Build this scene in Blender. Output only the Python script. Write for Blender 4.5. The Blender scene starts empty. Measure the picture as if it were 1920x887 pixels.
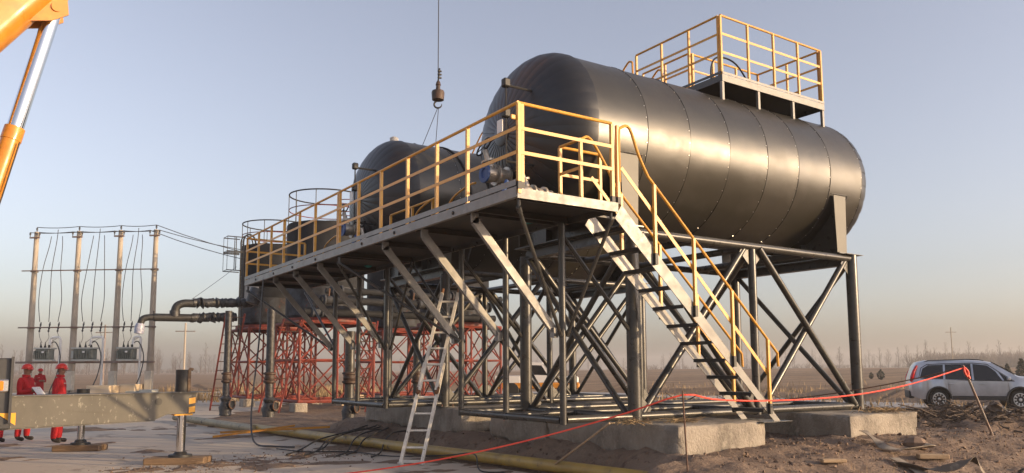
import bpy, bmesh, math, random
from mathutils import Vector, Matrix, noise
random.seed(7)
R = math.radians
V = Vector
scene = bpy.context.scene
col = scene.collection

# ------------------------------------------------------------------ camera
cam_d = bpy.data.cameras.new('camera'); cam = bpy.data.objects.new('camera', cam_d); col.objects.link(cam)
YAW, PITCH, ROLL = R(56.154), R(6.296), R(-0.233)
fw = V((math.cos(YAW)*math.cos(PITCH), math.sin(YAW)*math.cos(PITCH), math.sin(PITCH)))
rt = V((math.sin(YAW), -math.cos(YAW), 0)); up = rt.cross(fw)
rt, up = rt*math.cos(ROLL)+up*math.sin(ROLL), up*math.cos(ROLL)-rt*math.sin(ROLL)
M = Matrix((rt, up, -fw)).transposed().to_4x4(); M.translation = V((0, 0, 1.6))
cam.matrix_world = M
cam_d.sensor_fit = 'HORIZONTAL'; cam_d.sensor_width = 36; cam_d.lens = 1470.1/1920*36
cam_d.shift_y = 87.1/1920; cam_d.clip_start = 0.1; cam_d.clip_end = 9000
scene.camera = cam

# ------------------------------------------------------------------ sky, sun, exposure
SUN_AZ = math.atan2(-0.785, 0.62); SUN_EL = R(10.5)
world = bpy.data.worlds.new('World'); scene.world = world; world.use_nodes = True
wn = world.node_tree.nodes; wl = world.node_tree.links
bg = wn['Background']; sky = wn.new('ShaderNodeTexSky'); sky.sky_type = 'NISHITA'; sky.sun_disc = False
sky.sun_elevation = SUN_EL; sky.sun_rotation = math.pi/2 - SUN_AZ
sky.altitude = 0; sky.air_density = 1.0; sky.dust_density = 2.6; sky.ozone_density = 2.0
hs = wn.new('ShaderNodeHueSaturation'); hs.inputs['Saturation'].default_value = 0.58; wl.new(sky.outputs[0], hs.inputs['Color'])
tn = wn.new('ShaderNodeMix'); tn.data_type = 'RGBA'; tn.blend_type = 'MULTIPLY'; tn.inputs['Factor'].default_value = 1.0
tn.inputs['B'].default_value = (1.05, 0.965, 0.985, 1); wl.new(hs.outputs[0], tn.inputs['A'])
wl.new(tn.outputs['Result'], bg.inputs[0]); bg.inputs[1].default_value = 0.138
sd = bpy.data.lights.new('sun', 'SUN'); so = bpy.data.objects.new('sun', sd); col.objects.link(so)
sd.energy = 2.5; sd.angle = R(0.6); sd.color = (1.0, 0.7, 0.38)
sdir = V((math.cos(SUN_AZ)*math.cos(SUN_EL), math.sin(SUN_AZ)*math.cos(SUN_EL), math.sin(SUN_EL)))
so.rotation_euler = (-sdir).to_track_quat('-Z', 'Y').to_euler(); so.location = sdir*60
vs = scene.view_settings; vs.view_transform = 'Standard'; vs.look = 'None'; vs.gamma = 1; vs.use_curve_mapping = False
vs.exposure = 1.05
scene.cycles.use_denoising = True
scene.cycles.max_bounces = 8; scene.cycles.volume_bounces = 1

# ------------------------------------------------------------------ helpers
def tag(o, label=None, cat=None, group=None, kind=None):
    if label: o['label'] = label
    if cat: o['category'] = cat
    if group: o['group'] = group
    if kind: o['kind'] = kind
    return o
def thing(name, loc, label, cat, group=None, rz=0):
    o = bpy.data.objects.new(name, None); col.objects.link(o); o.location = loc; o.rotation_euler = (0, 0, rz)
    o.empty_display_size = 0.2
    return tag(o, label, cat, group)
def root_of(o):
    while o.parent: o = o.parent
    return o
def copy_tree(o, off=(0, 0, 0), parent=None):
    c = o.copy(); col.objects.link(c); c.parent = parent
    if parent is None: c.location = o.location + V(off)
    for ch in list(o.children): copy_tree(ch, off, c)
    return c
class MB:
    def __init__(s): s.v = []; s.f = []; s.s = []; s.m = []
    def add(s, vs, fs, smooth=False, mi=0):
        b = len(s.v); s.v += [V(v) for v in vs]
        for f in fs: s.f.append([b+i for i in f]); s.s.append(smooth); s.m.append(mi)
        return s
    def box(s, c, size, rot=None, mi=0):
        c = V(c); x, y, z = [k/2 for k in size]
        vs = [V((a*x, b*y, d*z)) for a in (-1, 1) for b in (-1, 1) for d in (-1, 1)]
        if rot is not None: vs = [rot @ v for v in vs]
        return s.add([c+v for v in vs], [(0,1,3,2),(4,6,7,5),(0,4,5,1),(2,3,7,6),(0,2,6,4),(1,5,7,3)], False, mi)
    def box2(s, a, b, mi=0):
        a, b = V(a), V(b); return s.box((a+b)/2, [abs(k) for k in (b-a)], None, mi)
    def cbox(s, c, size, bev=0.02, rot=None, seg=1, mi=0):
        bm = bmesh.new(); bmesh.ops.create_cube(bm, size=1)
        for v in bm.verts: v.co = V((v.co.x*size[0], v.co.y*size[1], v.co.z*size[2]))
        bmesh.ops.bevel(bm, geom=bm.edges[:], offset=bev, segments=seg, affect='EDGES', profile=0.5)
        bm.verts.index_update(); c = V(c)
        s.add([c+(rot @ v.co if rot is not None else v.co) for v in bm.verts], [[v.index for v in f.verts] for f in bm.faces], seg > 1, mi)
        bm.free(); return s
    def beam(s, p, q, w, h, upv=(0, 0, 1), mi=0):
        p, q = V(p), V(q); d = (q-p); L = d.length; d.normalize(); u = V(upv); r = d.cross(u)
        if r.length < 1e-5: r = d.cross(V((1, 0, 0)))
        r.normalize(); u = r.cross(d)
        rot = Matrix((d, r, u)).transposed()
        return s.box((p+q)/2, (L, w, h), rot, mi)
    def tube(s, p, q, r, n=10, r2=None, cap=True, mi=0):
        return s.path([p, q], [r, r if r2 is None else r2], n, cap, mi)
    def path(s, pts, r, n=8, cap=True, mi=0, closed=False):
        pts = [V(p) for p in pts]; N = len(pts)
        rs = r if isinstance(r, (list, tuple)) else [r]*N
        vs = []; t0 = None; u = None
        for i in range(N):
            if closed: t = pts[(i+1) % N]-pts[i-1]
            else: t = pts[min(i+1, N-1)]-pts[max(i-1, 0)]
            t = t.normalized() if t.length > 1e-9 else V((0, 0, 1))
            if u is None:
                a = V((0, 0, 1)) if abs(t.z) < 0.9 else V((1, 0, 0)); u = t.cross(a).normalized()
            else:
                u = (u - t*u.dot(t)); u = u.normalized() if u.length > 1e-6 else t.orthogonal().normalized()
            w = t.cross(u)
            for k in range(n):
                a = 2*math.pi*k/n; vs.append(pts[i]+(u*math.cos(a)+w*math.sin(a))*rs[i])
        fs = []
        for i in range(N if closed else N-1):
            j = (i+1) % N
            for k in range(n):
                k2 = (k+1) % n; fs.append((i*n+k, j*n+k, j*n+k2, i*n+k2))
        s.add(vs, fs, True, mi)
        if cap and not closed:
            b = len(s.v)-N*n
            s.f.append([b+k for k in range(n)]); s.s.append(False); s.m.append(mi)
            s.f.append([b+(N-1)*n+k for k in reversed(range(n))]); s.s.append(False); s.m.append(mi)
        return s
    def lathe(s, prof, o, axis, n=16, mi=0, smooth=True):
        # prof: (distance along axis, radius)
        o = V(o); d = V(axis).normalized(); u = d.orthogonal().normalized(); w = d.cross(u); vs = []
        for a, r in prof:
            for k in range(n):
                t = 2*math.pi*k/n; vs.append(o+d*a+(u*math.cos(t)+w*math.sin(t))*r)
        fs = [(i*n+k, i*n+(k+1) % n, (i+1)*n+(k+1) % n, (i+1)*n+k) for i in range(len(prof)-1) for k in range(n)]
        fs.append(list(range(n))[::-1]); fs.append([(len(prof)-1)*n+k for k in range(n)])
        return s.add(vs, fs, smooth, mi)
    def prism(s, poly, ax, a, b, mi=0):
        # poly in the two other axes, extruded along axis ax from a to b
        def mk(p, t):
            q = list(p); q.insert(ax, t); return q
        n = len(poly); vs = [mk(p, a) for p in poly]+[mk(p, b) for p in poly]
        fs = [list(range(n)), list(range(2*n-1, n-1, -1))]+[(i, i+n, (i+1) % n+n, (i+1) % n) for i in range(n)]
        return s.add(vs, fs, False, mi)
    def build(s, name, mats, parent=None, local=False, sharp=35):
        me = bpy.data.meshes.new(name); off = V((0, 0, 0))
        if parent is not None and not local: off = V(root_of(parent).location)
        elif parent is None and not local:
            xs = [v.x for v in s.v]; ys = [v.y for v in s.v]; zs = [v.z for v in s.v]
            off = V(((min(xs)+max(xs))/2, (min(ys)+max(ys))/2, min(zs)))
        me.from_pydata([tuple(v-off) for v in s.v], [], s.f)
        bm = bmesh.new(); bm.from_mesh(me); bmesh.ops.recalc_face_normals(bm, faces=bm.faces[:]); bm.to_mesh(me); bm.free()
        me.polygons.foreach_set('use_smooth', s.s); me.polygons.foreach_set('material_index', s.m)
        if any(s.s): me.set_sharp_from_angle(angle=R(sharp))
        for m in (mats if isinstance(mats, (list, tuple)) else [mats]): me.materials.append(m)
        o = bpy.data.objects.new(name, me); col.objects.link(o)
        if parent is not None: o.parent = parent
        elif not local: o.location = off
        return o
def sagline(p, q, sag, n=14):
    p, q = V(p), V(q)
    return [p.lerp(q, i/n)-V((0, 0, sag*4*(i/n)*(1-i/n))) for i in range(n+1)]
def smooth(a, b, x):
    t = min(1, max(0, (x-a)/(b-a))); return t*t*(3-2*t)
def spline(pts, k=6):
    pts = [V(p) for p in pts]; out = []
    for i in range(len(pts)-1):
        p0 = pts[max(i-1, 0)]; p1 = pts[i]; p2 = pts[i+1]; p3 = pts[min(i+2, len(pts)-1)]
        for j in range(k):
            t = j/k; out.append(0.5*((2*p1)+(p2-p0)*t+(2*p0-5*p1+4*p2-p3)*t*t+(3*p1-p0-3*p2+p3)*t**3))
    return out+[pts[-1]]

# ------------------------------------------------------------------ materials
def mat(name, c, rough=0.6, metal=0.0, c2=None, scale=3.0, lo=0.4, hi=0.65, bump=0.0, bscale=30.0, stretch=(1, 1, 1), detail=5, c3=None, s3=12.0, lo3=0.6, hi3=0.7, rvar=0.0, spec=0.5, coat=0.0, world_pos=False, bdist=0.01):
    m = bpy.data.materials.new(name); m.use_nodes = True; nt = m.node_tree; N = nt.nodes; L = nt.links
    p = N['Principled BSDF']; p.inputs['Roughness'].default_value = rough; p.inputs['Metallic'].default_value = metal
    p.inputs['Specular IOR Level'].default_value = spec; p.inputs['Coat Weight'].default_value = coat
    p.inputs['Base Color'].default_value = (*c, 1)
    if world_pos: src = N.new('ShaderNodeNewGeometry').outputs['Position']
    else: src = N.new('ShaderNodeTexCoord').outputs['Object']
    mp = N.new('ShaderNodeMapping'); mp.inputs['Scale'].default_value = stretch; L.new(src, mp.inputs[0])
    def nz(sc, det=detail, rg=0.6):
        n = N.new('ShaderNodeTexNoise'); n.inputs['Scale'].default_value = sc; n.inputs['Detail'].default_value = det
        n.inputs['Roughness'].default_value = rg; L.new(mp.outputs[0], n.inputs['Vector']); return n
    def ramp(n, a, b):
        r = N.new('ShaderNodeMapRange'); r.inputs[1].default_value = a; r.inputs[2].default_value = b; r.clamp = True
        L.new(n.outputs['Fac'], r.inputs[0]); return r
    if c2 is not None:
        r = ramp(nz(scale), lo, hi); mx = N.new('ShaderNodeMix'); mx.data_type = 'RGBA'
        mx.inputs['A'].default_value = (*c, 1); mx.inputs['B'].default_value = (*c2, 1)
        L.new(r.outputs[0], mx.inputs['Factor']); out = mx.outputs['Result']
        if c3 is not None:
            r3 = ramp(nz(s3), lo3, hi3); m3 = N.new('ShaderNodeMix'); m3.data_type = 'RGBA'
            L.new(out, m3.inputs['A']); m3.inputs['B'].default_value = (*c3, 1); L.new(r3.outputs[0], m3.inputs['Factor']); out = m3.outputs['Result']
        L.new(out, p.inputs['Base Color'])
    if rvar:
        rr = N.new('ShaderNodeMapRange'); rr.inputs[1].default_value = 0.3; rr.inputs[2].default_value = 0.7
        rr.inputs[3].default_value = max(0.02, rough-rvar); rr.inputs[4].default_value = rough+rvar
        L.new(nz(scale*1.7).outputs['Fac'], rr.inputs[0]); L.new(rr.outputs[0], p.inputs['Roughness'])
    if bump:
        b = N.new('ShaderNodeBump'); b.inputs['Strength'].default_value = bump; b.inputs['Distance'].default_value = bdist
        L.new(nz(bscale, 6, 0.65).outputs['Fac'], b.inputs['Height']); L.new(b.outputs[0], p.inputs['Normal'])
    return m
m_clad = mat('cladding metal', (0.033, 0.03, 0.023), 0.36, 0.05, (0.027, 0.0245, 0.019), 2.2, c3=(0.055, 0.05, 0.042), s3=1.1, lo3=0.55, hi3=0.75, spec=0.66, rvar=0.04, bump=0.07, bscale=2.5, bdist=0.03)
m_cladb = mat('cladding metal, duller sheet', (0.038, 0.034, 0.027), 0.4, 0.05, (0.03, 0.027, 0.022), 2.6, c3=(0.06, 0.054, 0.045), s3=1.3, lo3=0.55, hi3=0.75, spec=0.66, rvar=0.05, bump=0.07, bscale=2.5, bdist=0.03)
m_clad2 = mat('cladding head metal', (0.022, 0.022, 0.025), 0.38, 0.0, (0.017, 0.017, 0.019), 2.5, spec=0.6, rvar=0.05, bump=0.06, bscale=3, bdist=0.03)
m_rivet = mat('rivet', (0.55, 0.53, 0.5), 0.3, 0.9)
m_frame = mat('frame paint', (0.052, 0.05, 0.045), 0.32, 0.0, (0.036, 0.034, 0.031), 4, c3=(0.14, 0.115, 0.085), s3=9, lo3=0.66, hi3=0.78, rvar=0.08)
m_grey = mat('platform paint', (0.21, 0.2, 0.185), 0.42, 0.0, (0.165, 0.157, 0.145), 5, c3=(0.27, 0.245, 0.2), s3=14, lo3=0.6, hi3=0.75, rvar=0.08)
m_saddle = mat('saddle paint', (0.075, 0.068, 0.05), 0.5, 0.0, (0.06, 0.054, 0.04), 3)
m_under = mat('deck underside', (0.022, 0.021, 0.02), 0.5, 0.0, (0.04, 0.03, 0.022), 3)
m_yellow = mat('yellow rail paint', (0.66, 0.335, 0.04), 0.4, 0.0, (0.55, 0.265, 0.035), 6, c3=(0.4, 0.2, 0.06), s3=25, lo3=0.68, hi3=0.75)
m_yellow2 = mat('pale yellow rail paint', (0.68, 0.34, 0.05), 0.42, 0.0, (0.6, 0.29, 0.045), 6, c3=(0.42, 0.22, 0.07), s3=25, lo3=0.66, hi3=0.75)
m_black = mat('black rubber', (0.015, 0.015, 0.016), 0.55, c2=(0.03, 0.028, 0.026), scale=8)
m_wrap = mat('black pipe wrap', (0.018, 0.018, 0.02), 0.42, c2=(0.05, 0.05, 0.055), scale=9, bump=0.6, bscale=14, bdist=0.03)
m_alu = mat('scuffed aluminium', (0.72, 0.69, 0.63), 0.5, 0.15, (0.6, 0.56, 0.5), 9, c3=(0.2, 0.17, 0.13), s3=22, lo3=0.63, hi3=0.7)
m_wornpad = mat('worn brown rubber', (0.2, 0.09, 0.04), 0.8, c2=(0.12, 0.06, 0.035), scale=14)
m_conc = mat('block concrete', (0.36, 0.315, 0.26), 0.9, 0, (0.2, 0.175, 0.145), 2.2, c3=(0.37, 0.33, 0.275), s3=9, lo3=0.52, hi3=0.72, bump=1.0, bscale=26, bdist=0.035, stretch=(1, 1, 0.7))
m_pad = mat('pad concrete', (0.55, 0.475, 0.39), 0.85, 0, (0.44, 0.375, 0.305), 0.45, 0.35, 0.7, c3=(0.21, 0.165, 0.13), s3=1.3, lo3=0.57, hi3=0.68, bump=0.35, bscale=12, world_pos=True, stretch=(1, 0.45, 1))
m_ypipe = mat('yellow coated pipe', (0.42, 0.29, 0.075), 0.42, 0, (0.3, 0.21, 0.07), 3.5, c3=(0.13, 0.1, 0.06), s3=7, lo3=0.62, hi3=0.7)
m_ypipe2 = mat('dusty cream pipe', (0.38, 0.32, 0.2), 0.55, 0, (0.28, 0.23, 0.15), 4, c3=(0.08, 0.07, 0.06), s3=6, lo3=0.6, hi3=0.66)
m_orangebar = mat('orange bar paint', (0.55, 0.25, 0.03), 0.5, c2=(0.42, 0.18, 0.03), scale=5)
m_tape = mat('red barrier rope', (0.8, 0.09, 0.05), 0.55, c2=(0.7, 0.06, 0.04), scale=12)
m_rust = mat('rusty bar', (0.16, 0.085, 0.05), 0.75, c2=(0.09, 0.05, 0.035), scale=12)
m_redsteel = mat('red lattice paint', (0.23, 0.038, 0.022), 0.6, 0, (0.11, 0.026, 0.018), 3, c3=(0.09, 0.03, 0.022), s3=6, lo3=0.62, hi3=0.72)
m_oldtank = mat('old dark cladding', (0.022, 0.023, 0.026), 0.75, 0.0, (0.014, 0.015, 0.017), 2.5, spec=0.2, rvar=0.1, bump=0.3, bscale=4, bdist=0.03)
m_patch = mat('peeled insulation', (0.45, 0.44, 0.42), 0.85, 0, (0.3, 0.29, 0.28), 9, bump=0.5, bscale=14)
m_tankbase = mat('blackish tank base', (0.016, 0.016, 0.018), 0.8, 0, (0.05, 0.055, 0.065), 3, c3=(0.1, 0.03, 0.02), s3=4, lo3=0.62, hi3=0.7)  # near-black base colour, mottled blue-grey and dull red
m_crane = mat('crane yellow', (0.6, 0.25, 0.025), 0.36, 0, (0.5, 0.19, 0.018), 3, c3=(0.3, 0.13, 0.03), s3=9, lo3=0.66, hi3=0.74, rvar=0.1, coat=0.2)
m_chrome = mat('chrome rod', (0.75, 0.75, 0.76), 0.12, 1.0)
m_outr = mat('scratched olive grey', (0.085, 0.078, 0.064), 0.55, 0, (0.065, 0.06, 0.05), 3, c3=(0.19, 0.18, 0.15), s3=16, lo3=0.6, hi3=0.67, bump=0.1, bscale=20, stretch=(1, 1, 0.55))
m_dkgrey = mat('dark grey crane paint', (0.04, 0.04, 0.043), 0.45, 0, (0.05, 0.05, 0.05), 4)
m_lamp = mat('amber lens', (0.75, 0.22, 0.02), 0.2)
m_lampy = mat('yellow warning mark', (0.75, 0.36, 0.03), 0.5)
m_steel = mat('bright steel', (0.6, 0.6, 0.6), 0.25, 0.9)
m_stain = mat('stainless valve body', (0.5, 0.46, 0.4), 0.42, 0.6, (0.3, 0.27, 0.24), 12)
m_blue = mat('blue flange paint', (0.025, 0.07, 0.22), 0.55)
m_teal = mat('teal wrap', (0.03, 0.24, 0.22), 0.6)
m_white = mat('white paint', (0.75, 0.74, 0.72), 0.5)
m_dullwhite = mat('dull white paint', (0.5, 0.48, 0.45), 0.6)
m_timber = mat('oily timber', (0.22, 0.145, 0.085), 0.85, 0, (0.13, 0.085, 0.055), 4, c3=(0.33, 0.23, 0.14), s3=9, lo3=0.58, hi3=0.7, bump=0.5, bscale=18, stretch=(0.4, 3, 3))
m_plank = mat('bare plank', (0.4, 0.29, 0.18), 0.8, 0, (0.3, 0.21, 0.13), 6, stretch=(0.4, 3, 3))
m_hook = mat('rusty hook paint', (0.08, 0.042, 0.026), 0.6, 0, (0.03, 0.022, 0.02), 5)
m_wire = mat('steel rope', (0.07, 0.07, 0.075), 0.5, 0.5)
m_polec = mat('concrete pole', (0.42, 0.36, 0.29), 0.85, 0, (0.34, 0.29, 0.235), 1.5)
m_galv = mat('galvanised bar', (0.22, 0.2, 0.18), 0.6, 0.3, (0.22, 0.13, 0.1), 2)
m_trafo = mat('transformer green grey', (0.19, 0.2, 0.175), 0.55, c2=(0.13, 0.14, 0.12), scale=5)
m_trafol = mat('transformer light', (0.42, 0.43, 0.4), 0.5)
m_cable = mat('thin cable', (0.05, 0.05, 0.055), 0.6)
m_cabinet = mat('cream cabinet', (0.55, 0.5, 0.42), 0.6, 0, (0.45, 0.4, 0.33), 4)
m_carton = mat('cream carton', (0.5, 0.4, 0.28), 0.8, 0, (0.56, 0.47, 0.36), 2)
m_red = mat('red coverall', (0.46, 0.012, 0.018), 0.85, 0, (0.36, 0.01, 0.014), 6, bump=0.8, bscale=9, bdist=0.03)
m_helmet = mat('red helmet', (0.6, 0.03, 0.015), 0.3)
m_skin = mat('skin', (0.26, 0.13, 0.085), 0.55)
m_hair = mat('black hair', (0.012, 0.011, 0.01), 0.7)
m_shoe = mat('black shoe', (0.02, 0.016, 0.014), 0.6)
m_car = mat('silver car paint', (0.55, 0.57, 0.62), 0.3, 0.55, coat=0.6, c2=(0.4, 0.42, 0.46), scale=1.5)
m_trim = mat('dark car trim', (0.03, 0.03, 0.032), 0.6)
m_glass = mat('tinted glass', (0.01, 0.011, 0.013), 0.06, spec=0.6)
m_wind = mat('windscreen glass', (0.2, 0.21, 0.22), 0.06, spec=0.9)
m_tail = mat('red tail lamp', (0.5, 0.015, 0.02), 0.15)
m_tyre = mat('tyre', (0.018, 0.018, 0.018), 0.8)
m_rim = mat('alloy rim', (0.6, 0.6, 0.6), 0.3, 0.8)
m_bark = mat('bare bark', (0.11, 0.085, 0.07), 0.9, c2=(0.075, 0.06, 0.05), scale=2)
m_ever = mat('dark evergreen', (0.02, 0.028, 0.016), 0.85, c2=(0.035, 0.042, 0.022), scale=6)
m_straw = mat('dry straw', (0.36, 0.26, 0.14), 0.9, c2=(0.26, 0.18, 0.1), scale=4)
m_twig = mat('dry root', (0.15, 0.11, 0.08), 0.9, c2=(0.08, 0.058, 0.044), scale=5)
m_clod = mat('dirt clod', (0.23, 0.16, 0.115), 0.95, c2=(0.16, 0.11, 0.08), scale=3, bump=0.5, bscale=20)
m_cloth = mat('dirty canvas', (0.3, 0.26, 0.21), 0.9, c2=(0.16, 0.13, 0.1), scale=6)
m_sack = mat('dirty woven sack', (0.14, 0.115, 0.09), 0.9, c2=(0.3, 0.25, 0.19), scale=4, lo=0.5)

# ------------------------------------------------------------------ ground
def fbm(x, y, s, o=4):
    return noise.fractal(V((x*s, y*s, 3.7)), 1.0, 2.0, o)
def boxdist(x, y, x0, x1, y0, y1):
    dx = max(x0-x, 0, x-x1); dy = max(y0-y, 0, y-y1); return math.hypot(dx, dy)
ROAD = [(-60, 96), (-20, 76), (11.7, 59.6), (24, 51.5), (30.5, 42), (32.6, 30), (31.5, 20), (31.4, 14), (34.5, 4), (45, -20)]
def pad_edge(y):          # x of the concrete pad's edge, the yellow pipe lies along it
    return 7.35-(y-9)*0.118 if y < 26 else 5.35+(y-26)*0.6
def height(x, y):
    dpad = x-pad_edge(y)
    n1 = fbm(x, y, 0.9); n2 = fbm(x+31, y-7, 3.1)
    dirt = smooth(-0.15, 0.35, dpad)
    if y < 9: dirt = smooth(-0.2, 0.8, x-7.35+ (9-y)*0.55)
    h = -0.02
    # the mound that carries the concrete blocks
    d = boxdist(x, y, 8.0, 15.2, 7.55, 19.2)
    m = (0.4-0.08*smooth(10, 13, y))*(1-smooth(0.0, 0.7 if x < 8.0 and y > 7.5 else 2.6, d))
    near = 1-smooth(30, 60, math.hypot(x-9, y-10))
    h += dirt*(m + near*(0.05+0.075*n1+0.035*n2+(0.022*abs(fbm(x, y, 6.5, 3)) if x < 22 and y < 22 else 0)))
    if 6 < x < 24 and y < 9:
        tr_ = (y-6.35-0.05*(x-8))*1.0; h -= 0.04*sum(1-smooth(0.1, 0.2, abs(tr_-k)) for k in (-0.75, 0.75))*smooth(0.05, 0.4, n1+0.35)*(1+0.35*math.sin(x*26))
    # dirt dragged over the pad
    ps = smooth(0.1, 0.4, fbm(x*0.8+11, y*1.6+5, 0.55)) * (1-smooth(-0.2, 0.4, dpad))
    streak = 1-smooth(0.25, 1.0, abs(y-(13.3+0.25*x+0.5*n1)))
    h += (1-dirt)*0.045*max(ps*smooth(8, 12, y)*(1-smooth(24, 30, y)), streak*smooth(0.0, 0.12, n2+0.12)*smooth(1.2, 2.2, x))*(0.75+0.5*n2)
    # torn-up root berm between the blocks and the parked car
    a = V((15.6, 14.0)); b = V((27, 5.5)); ab = (b-a); t = ((V((x, y))-a).dot(ab))/ab.length_squared
    dl = abs((V((x, y))-a).cross(ab) if False else ((x-a.x)*ab.y-(y-a.y)*ab.x)/ab.length)
    if -0.3 < t < 1.4:
        h += 0.44*(1-smooth(0.3, 2.2, dl))*smooth(-0.25, 0.15, t)*(1-smooth(1.1, 1.4, t))*(0.85+0.45*n1+0.3*n2)
    # bank along the far side of the road
    r = math.hypot(x, y)
    if 20 < r < 140:
        k = min(abs((x-p[0])*(q[1]-p[1])-(y-p[1])*(q[0]-p[0]))/math.hypot(q[0]-p[0], q[1]-p[1])
                if 0 <= ((x-p[0])*(q[0]-p[0])+(y-p[1])*(q[1]-p[1])) <= (q[0]-p[0])**2+(q[1]-p[1])**2 else 99
                for p, q in zip(ROAD[:-1], ROAD[1:]))
        side = 1 if x*0.45+y*0.9 > 0 else 0
        s = (x-ROAD[3][0])*0.6+(y-ROAD[3][1])*0.8
        if k < 9: h += 0.7*math.exp(-((k-4.6)/1.3)**2)*(1 if (x > 33 and y < 44) or (y > 53) or (x > 26 and y > 48) else 0)*(0.8+0.6*n1)
    far = smooth(60, 200, r)
    az = math.atan2(y, x); h += smooth(70, 230, r)*1.5*(1-smooth(R(38), R(75), az))*(1 if az > -1 else 0)
    h += far*0.5*fbm(x, y, 0.012, 3)+ smooth(25, 60, r)*0.06*fbm(x, y, 0.25, 3)
    return h
def axis_vals(a, b, st, lo, hi, g=1.17):
    v = [a+i*st for i in range(int((b-a)/st)+1)]; s = st; x = v[-1]
    while x < hi: s *= g; x += s; v.append(x)
    s = st; x = v[0]
    while x > lo: s *= g; x -= s; v.insert(0, x)
    return v
gx = axis_vals(1.0, 19.0, 0.08, -900, 900); gy = axis_vals(5.0, 20.0, 0.08, -500, 900)
gm = MB()
gm.v = [V((x, y, height(x, y))) for y in gy for x in gx]
nx = len(gx)
gm.f = [(j*nx+i, j*nx+i+1, (j+1)*nx+i+1, (j+1)*nx+i) for j in range(len(gy)-1) for i in range(nx-1)]
gm.s = [True]*len(gm.f); gm.m = [0]*len(gm.f)
m_soil = bpy.data.materials.new('soil'); m_soil.use_nodes = True
def soil():
    nt = m_soil.node_tree; N = nt.nodes; L = nt.links; p = N['Principled BSDF']
    p.inputs['Roughness'].default_value = 0.95; p.inputs['Specular IOR Level'].default_value = 0.25
    g = N.new('ShaderNodeNewGeometry').outputs['Position']
    def mp(sc, rz=0):
        q = N.new('ShaderNodeMapping'); q.inputs['Scale'].default_value = sc; q.inputs['Rotation'].default_value = (0, 0, rz); L.new(g, q.inputs[0]); return q.outputs[0]
    def nz(v, sc, det=6):
        n = N.new('ShaderNodeTexNoise'); n.inputs['Scale'].default_value = sc; n.inputs['Detail'].default_value = det; n.inputs['Roughness'].default_value = 0.65; L.new(v, n.inputs['Vector']); return n.outputs['Fac']
    def rng(v, a, b, c=0, d=1):
        r = N.new('ShaderNodeMapRange'); r.inputs[1].default_value = a; r.inputs[2].default_value = b; r.inputs[3].default_value = c; r.inputs[4].default_value = d; L.new(v, r.inputs[0]); return r.outputs[0]
    def mix(f, a, b):
        x = N.new('ShaderNodeMix'); x.data_type = 'RGBA'; L.new(f, x.inputs['Factor'])
        for k, s in (('A', a), ('B', b)):
            if isinstance(s, tuple): x.inputs[k].default_value = (*s, 1)
            else: L.new(s, x.inputs[k])
        return x.outputs['Result']
    one = mp((1, 1, 1))
    near = mix(rng(nz(one, 0.7), 0.38, 0.62), (0.19, 0.135, 0.1), (0.255, 0.19, 0.142))
    near = mix(rng(nz(one, 5.0), 0.56, 0.68), near, (0.12, 0.08, 0.06))
    near = mix(rng(nz(one, 17.0), 0.62, 0.7), near, (0.34, 0.255, 0.19))
    fld = mix(rng(nz(mp((0.05, 1, 1), R(-33)), 0.16), 0.4, 0.6), (0.3, 0.2, 0.12), (0.18, 0.12, 0.075))
    fld = mix(rng(nz(mp((0.04, 1, 1), R(-33)), 0.7), 0.55, 0.66), fld, (0.38, 0.265, 0.155))
    fld = mix(rng(nz(one, 0.9), 0.5, 0.7), fld, (0.14, 0.095, 0.065))
    ln = N.new('ShaderNodeVectorMath'); ln.operation = 'DISTANCE'; ln.inputs[1].default_value = (10, 10, 0); L.new(g, ln.inputs[0])
    c = mix(rng(ln.outputs['Value'], 18, 34), near, fld)
    L.new(c, p.inputs['Base Color'])
    b = N.new('ShaderNodeBump'); b.inputs['Strength'].default_value = 1.0; b.inputs['Distance'].default_value = 0.06
    L.new(nz(one, 9.0, 8), b.inputs['Height']); L.new(b.outputs[0], p.inputs['Normal'])
soil()
ground = gm.build('ground', m_soil, local=True); tag(ground, kind='structure')

pm = MB(); N_ = 60
rows = []
for j in range(N_+1):
    y = -30+j*(62/N_) if j < N_ else 62
    y = -30+92*j/N_
    e = pad_edge(max(y, 9))-0.03 if y >= 9 else 7.3-(9-y)*0.55
    rows.append([V((-45, y, 0)), V((-10, y, 0)), V((min(e, 30)-0.0+0.04*math.sin(y*3.1), y, 0))])
pm.v = [v for r in rows for v in r]
pm.f = [(j*3+i, j*3+i+1, (j+1)*3+i+1, (j+1)*3+i) for j in range(N_) for i in range(2)]; pm.s = [False]*len(pm.f); pm.m = [0]*len(pm.f)
pad = pm.build('concrete_pad', m_pad, local=True); tag(pad, kind='structure')
rm = MB(); pts = spline([(x, y, 0) for x, y in ROAD], 6)
for i, p in enumerate(pts):
    t = (pts[min(i+1, len(pts)-1)]-pts[max(i-1, 0)]).normalized(); n = V((-t.y, t.x, 0))
    for k in (-2.2, 2.2): q = p+n*k; rm.v.append(V((q.x, q.y, max(height(q.x, q.y), 0.0)*0.3+0.07)))
rm.f = [(2*i, 2*i+1, 2*i+3, 2*i+2) for i in range(len(pts)-1)]; rm.s = [False]*len(rm.f); rm.m = [0]*len(rm.f)
road = rm.build('road', mat('road concrete', (0.36, 0.34, 0.32), 0.85, 0, (0.29, 0.27, 0.25), 0.5, world_pos=True), local=True); tag(road, kind='structure')

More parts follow.
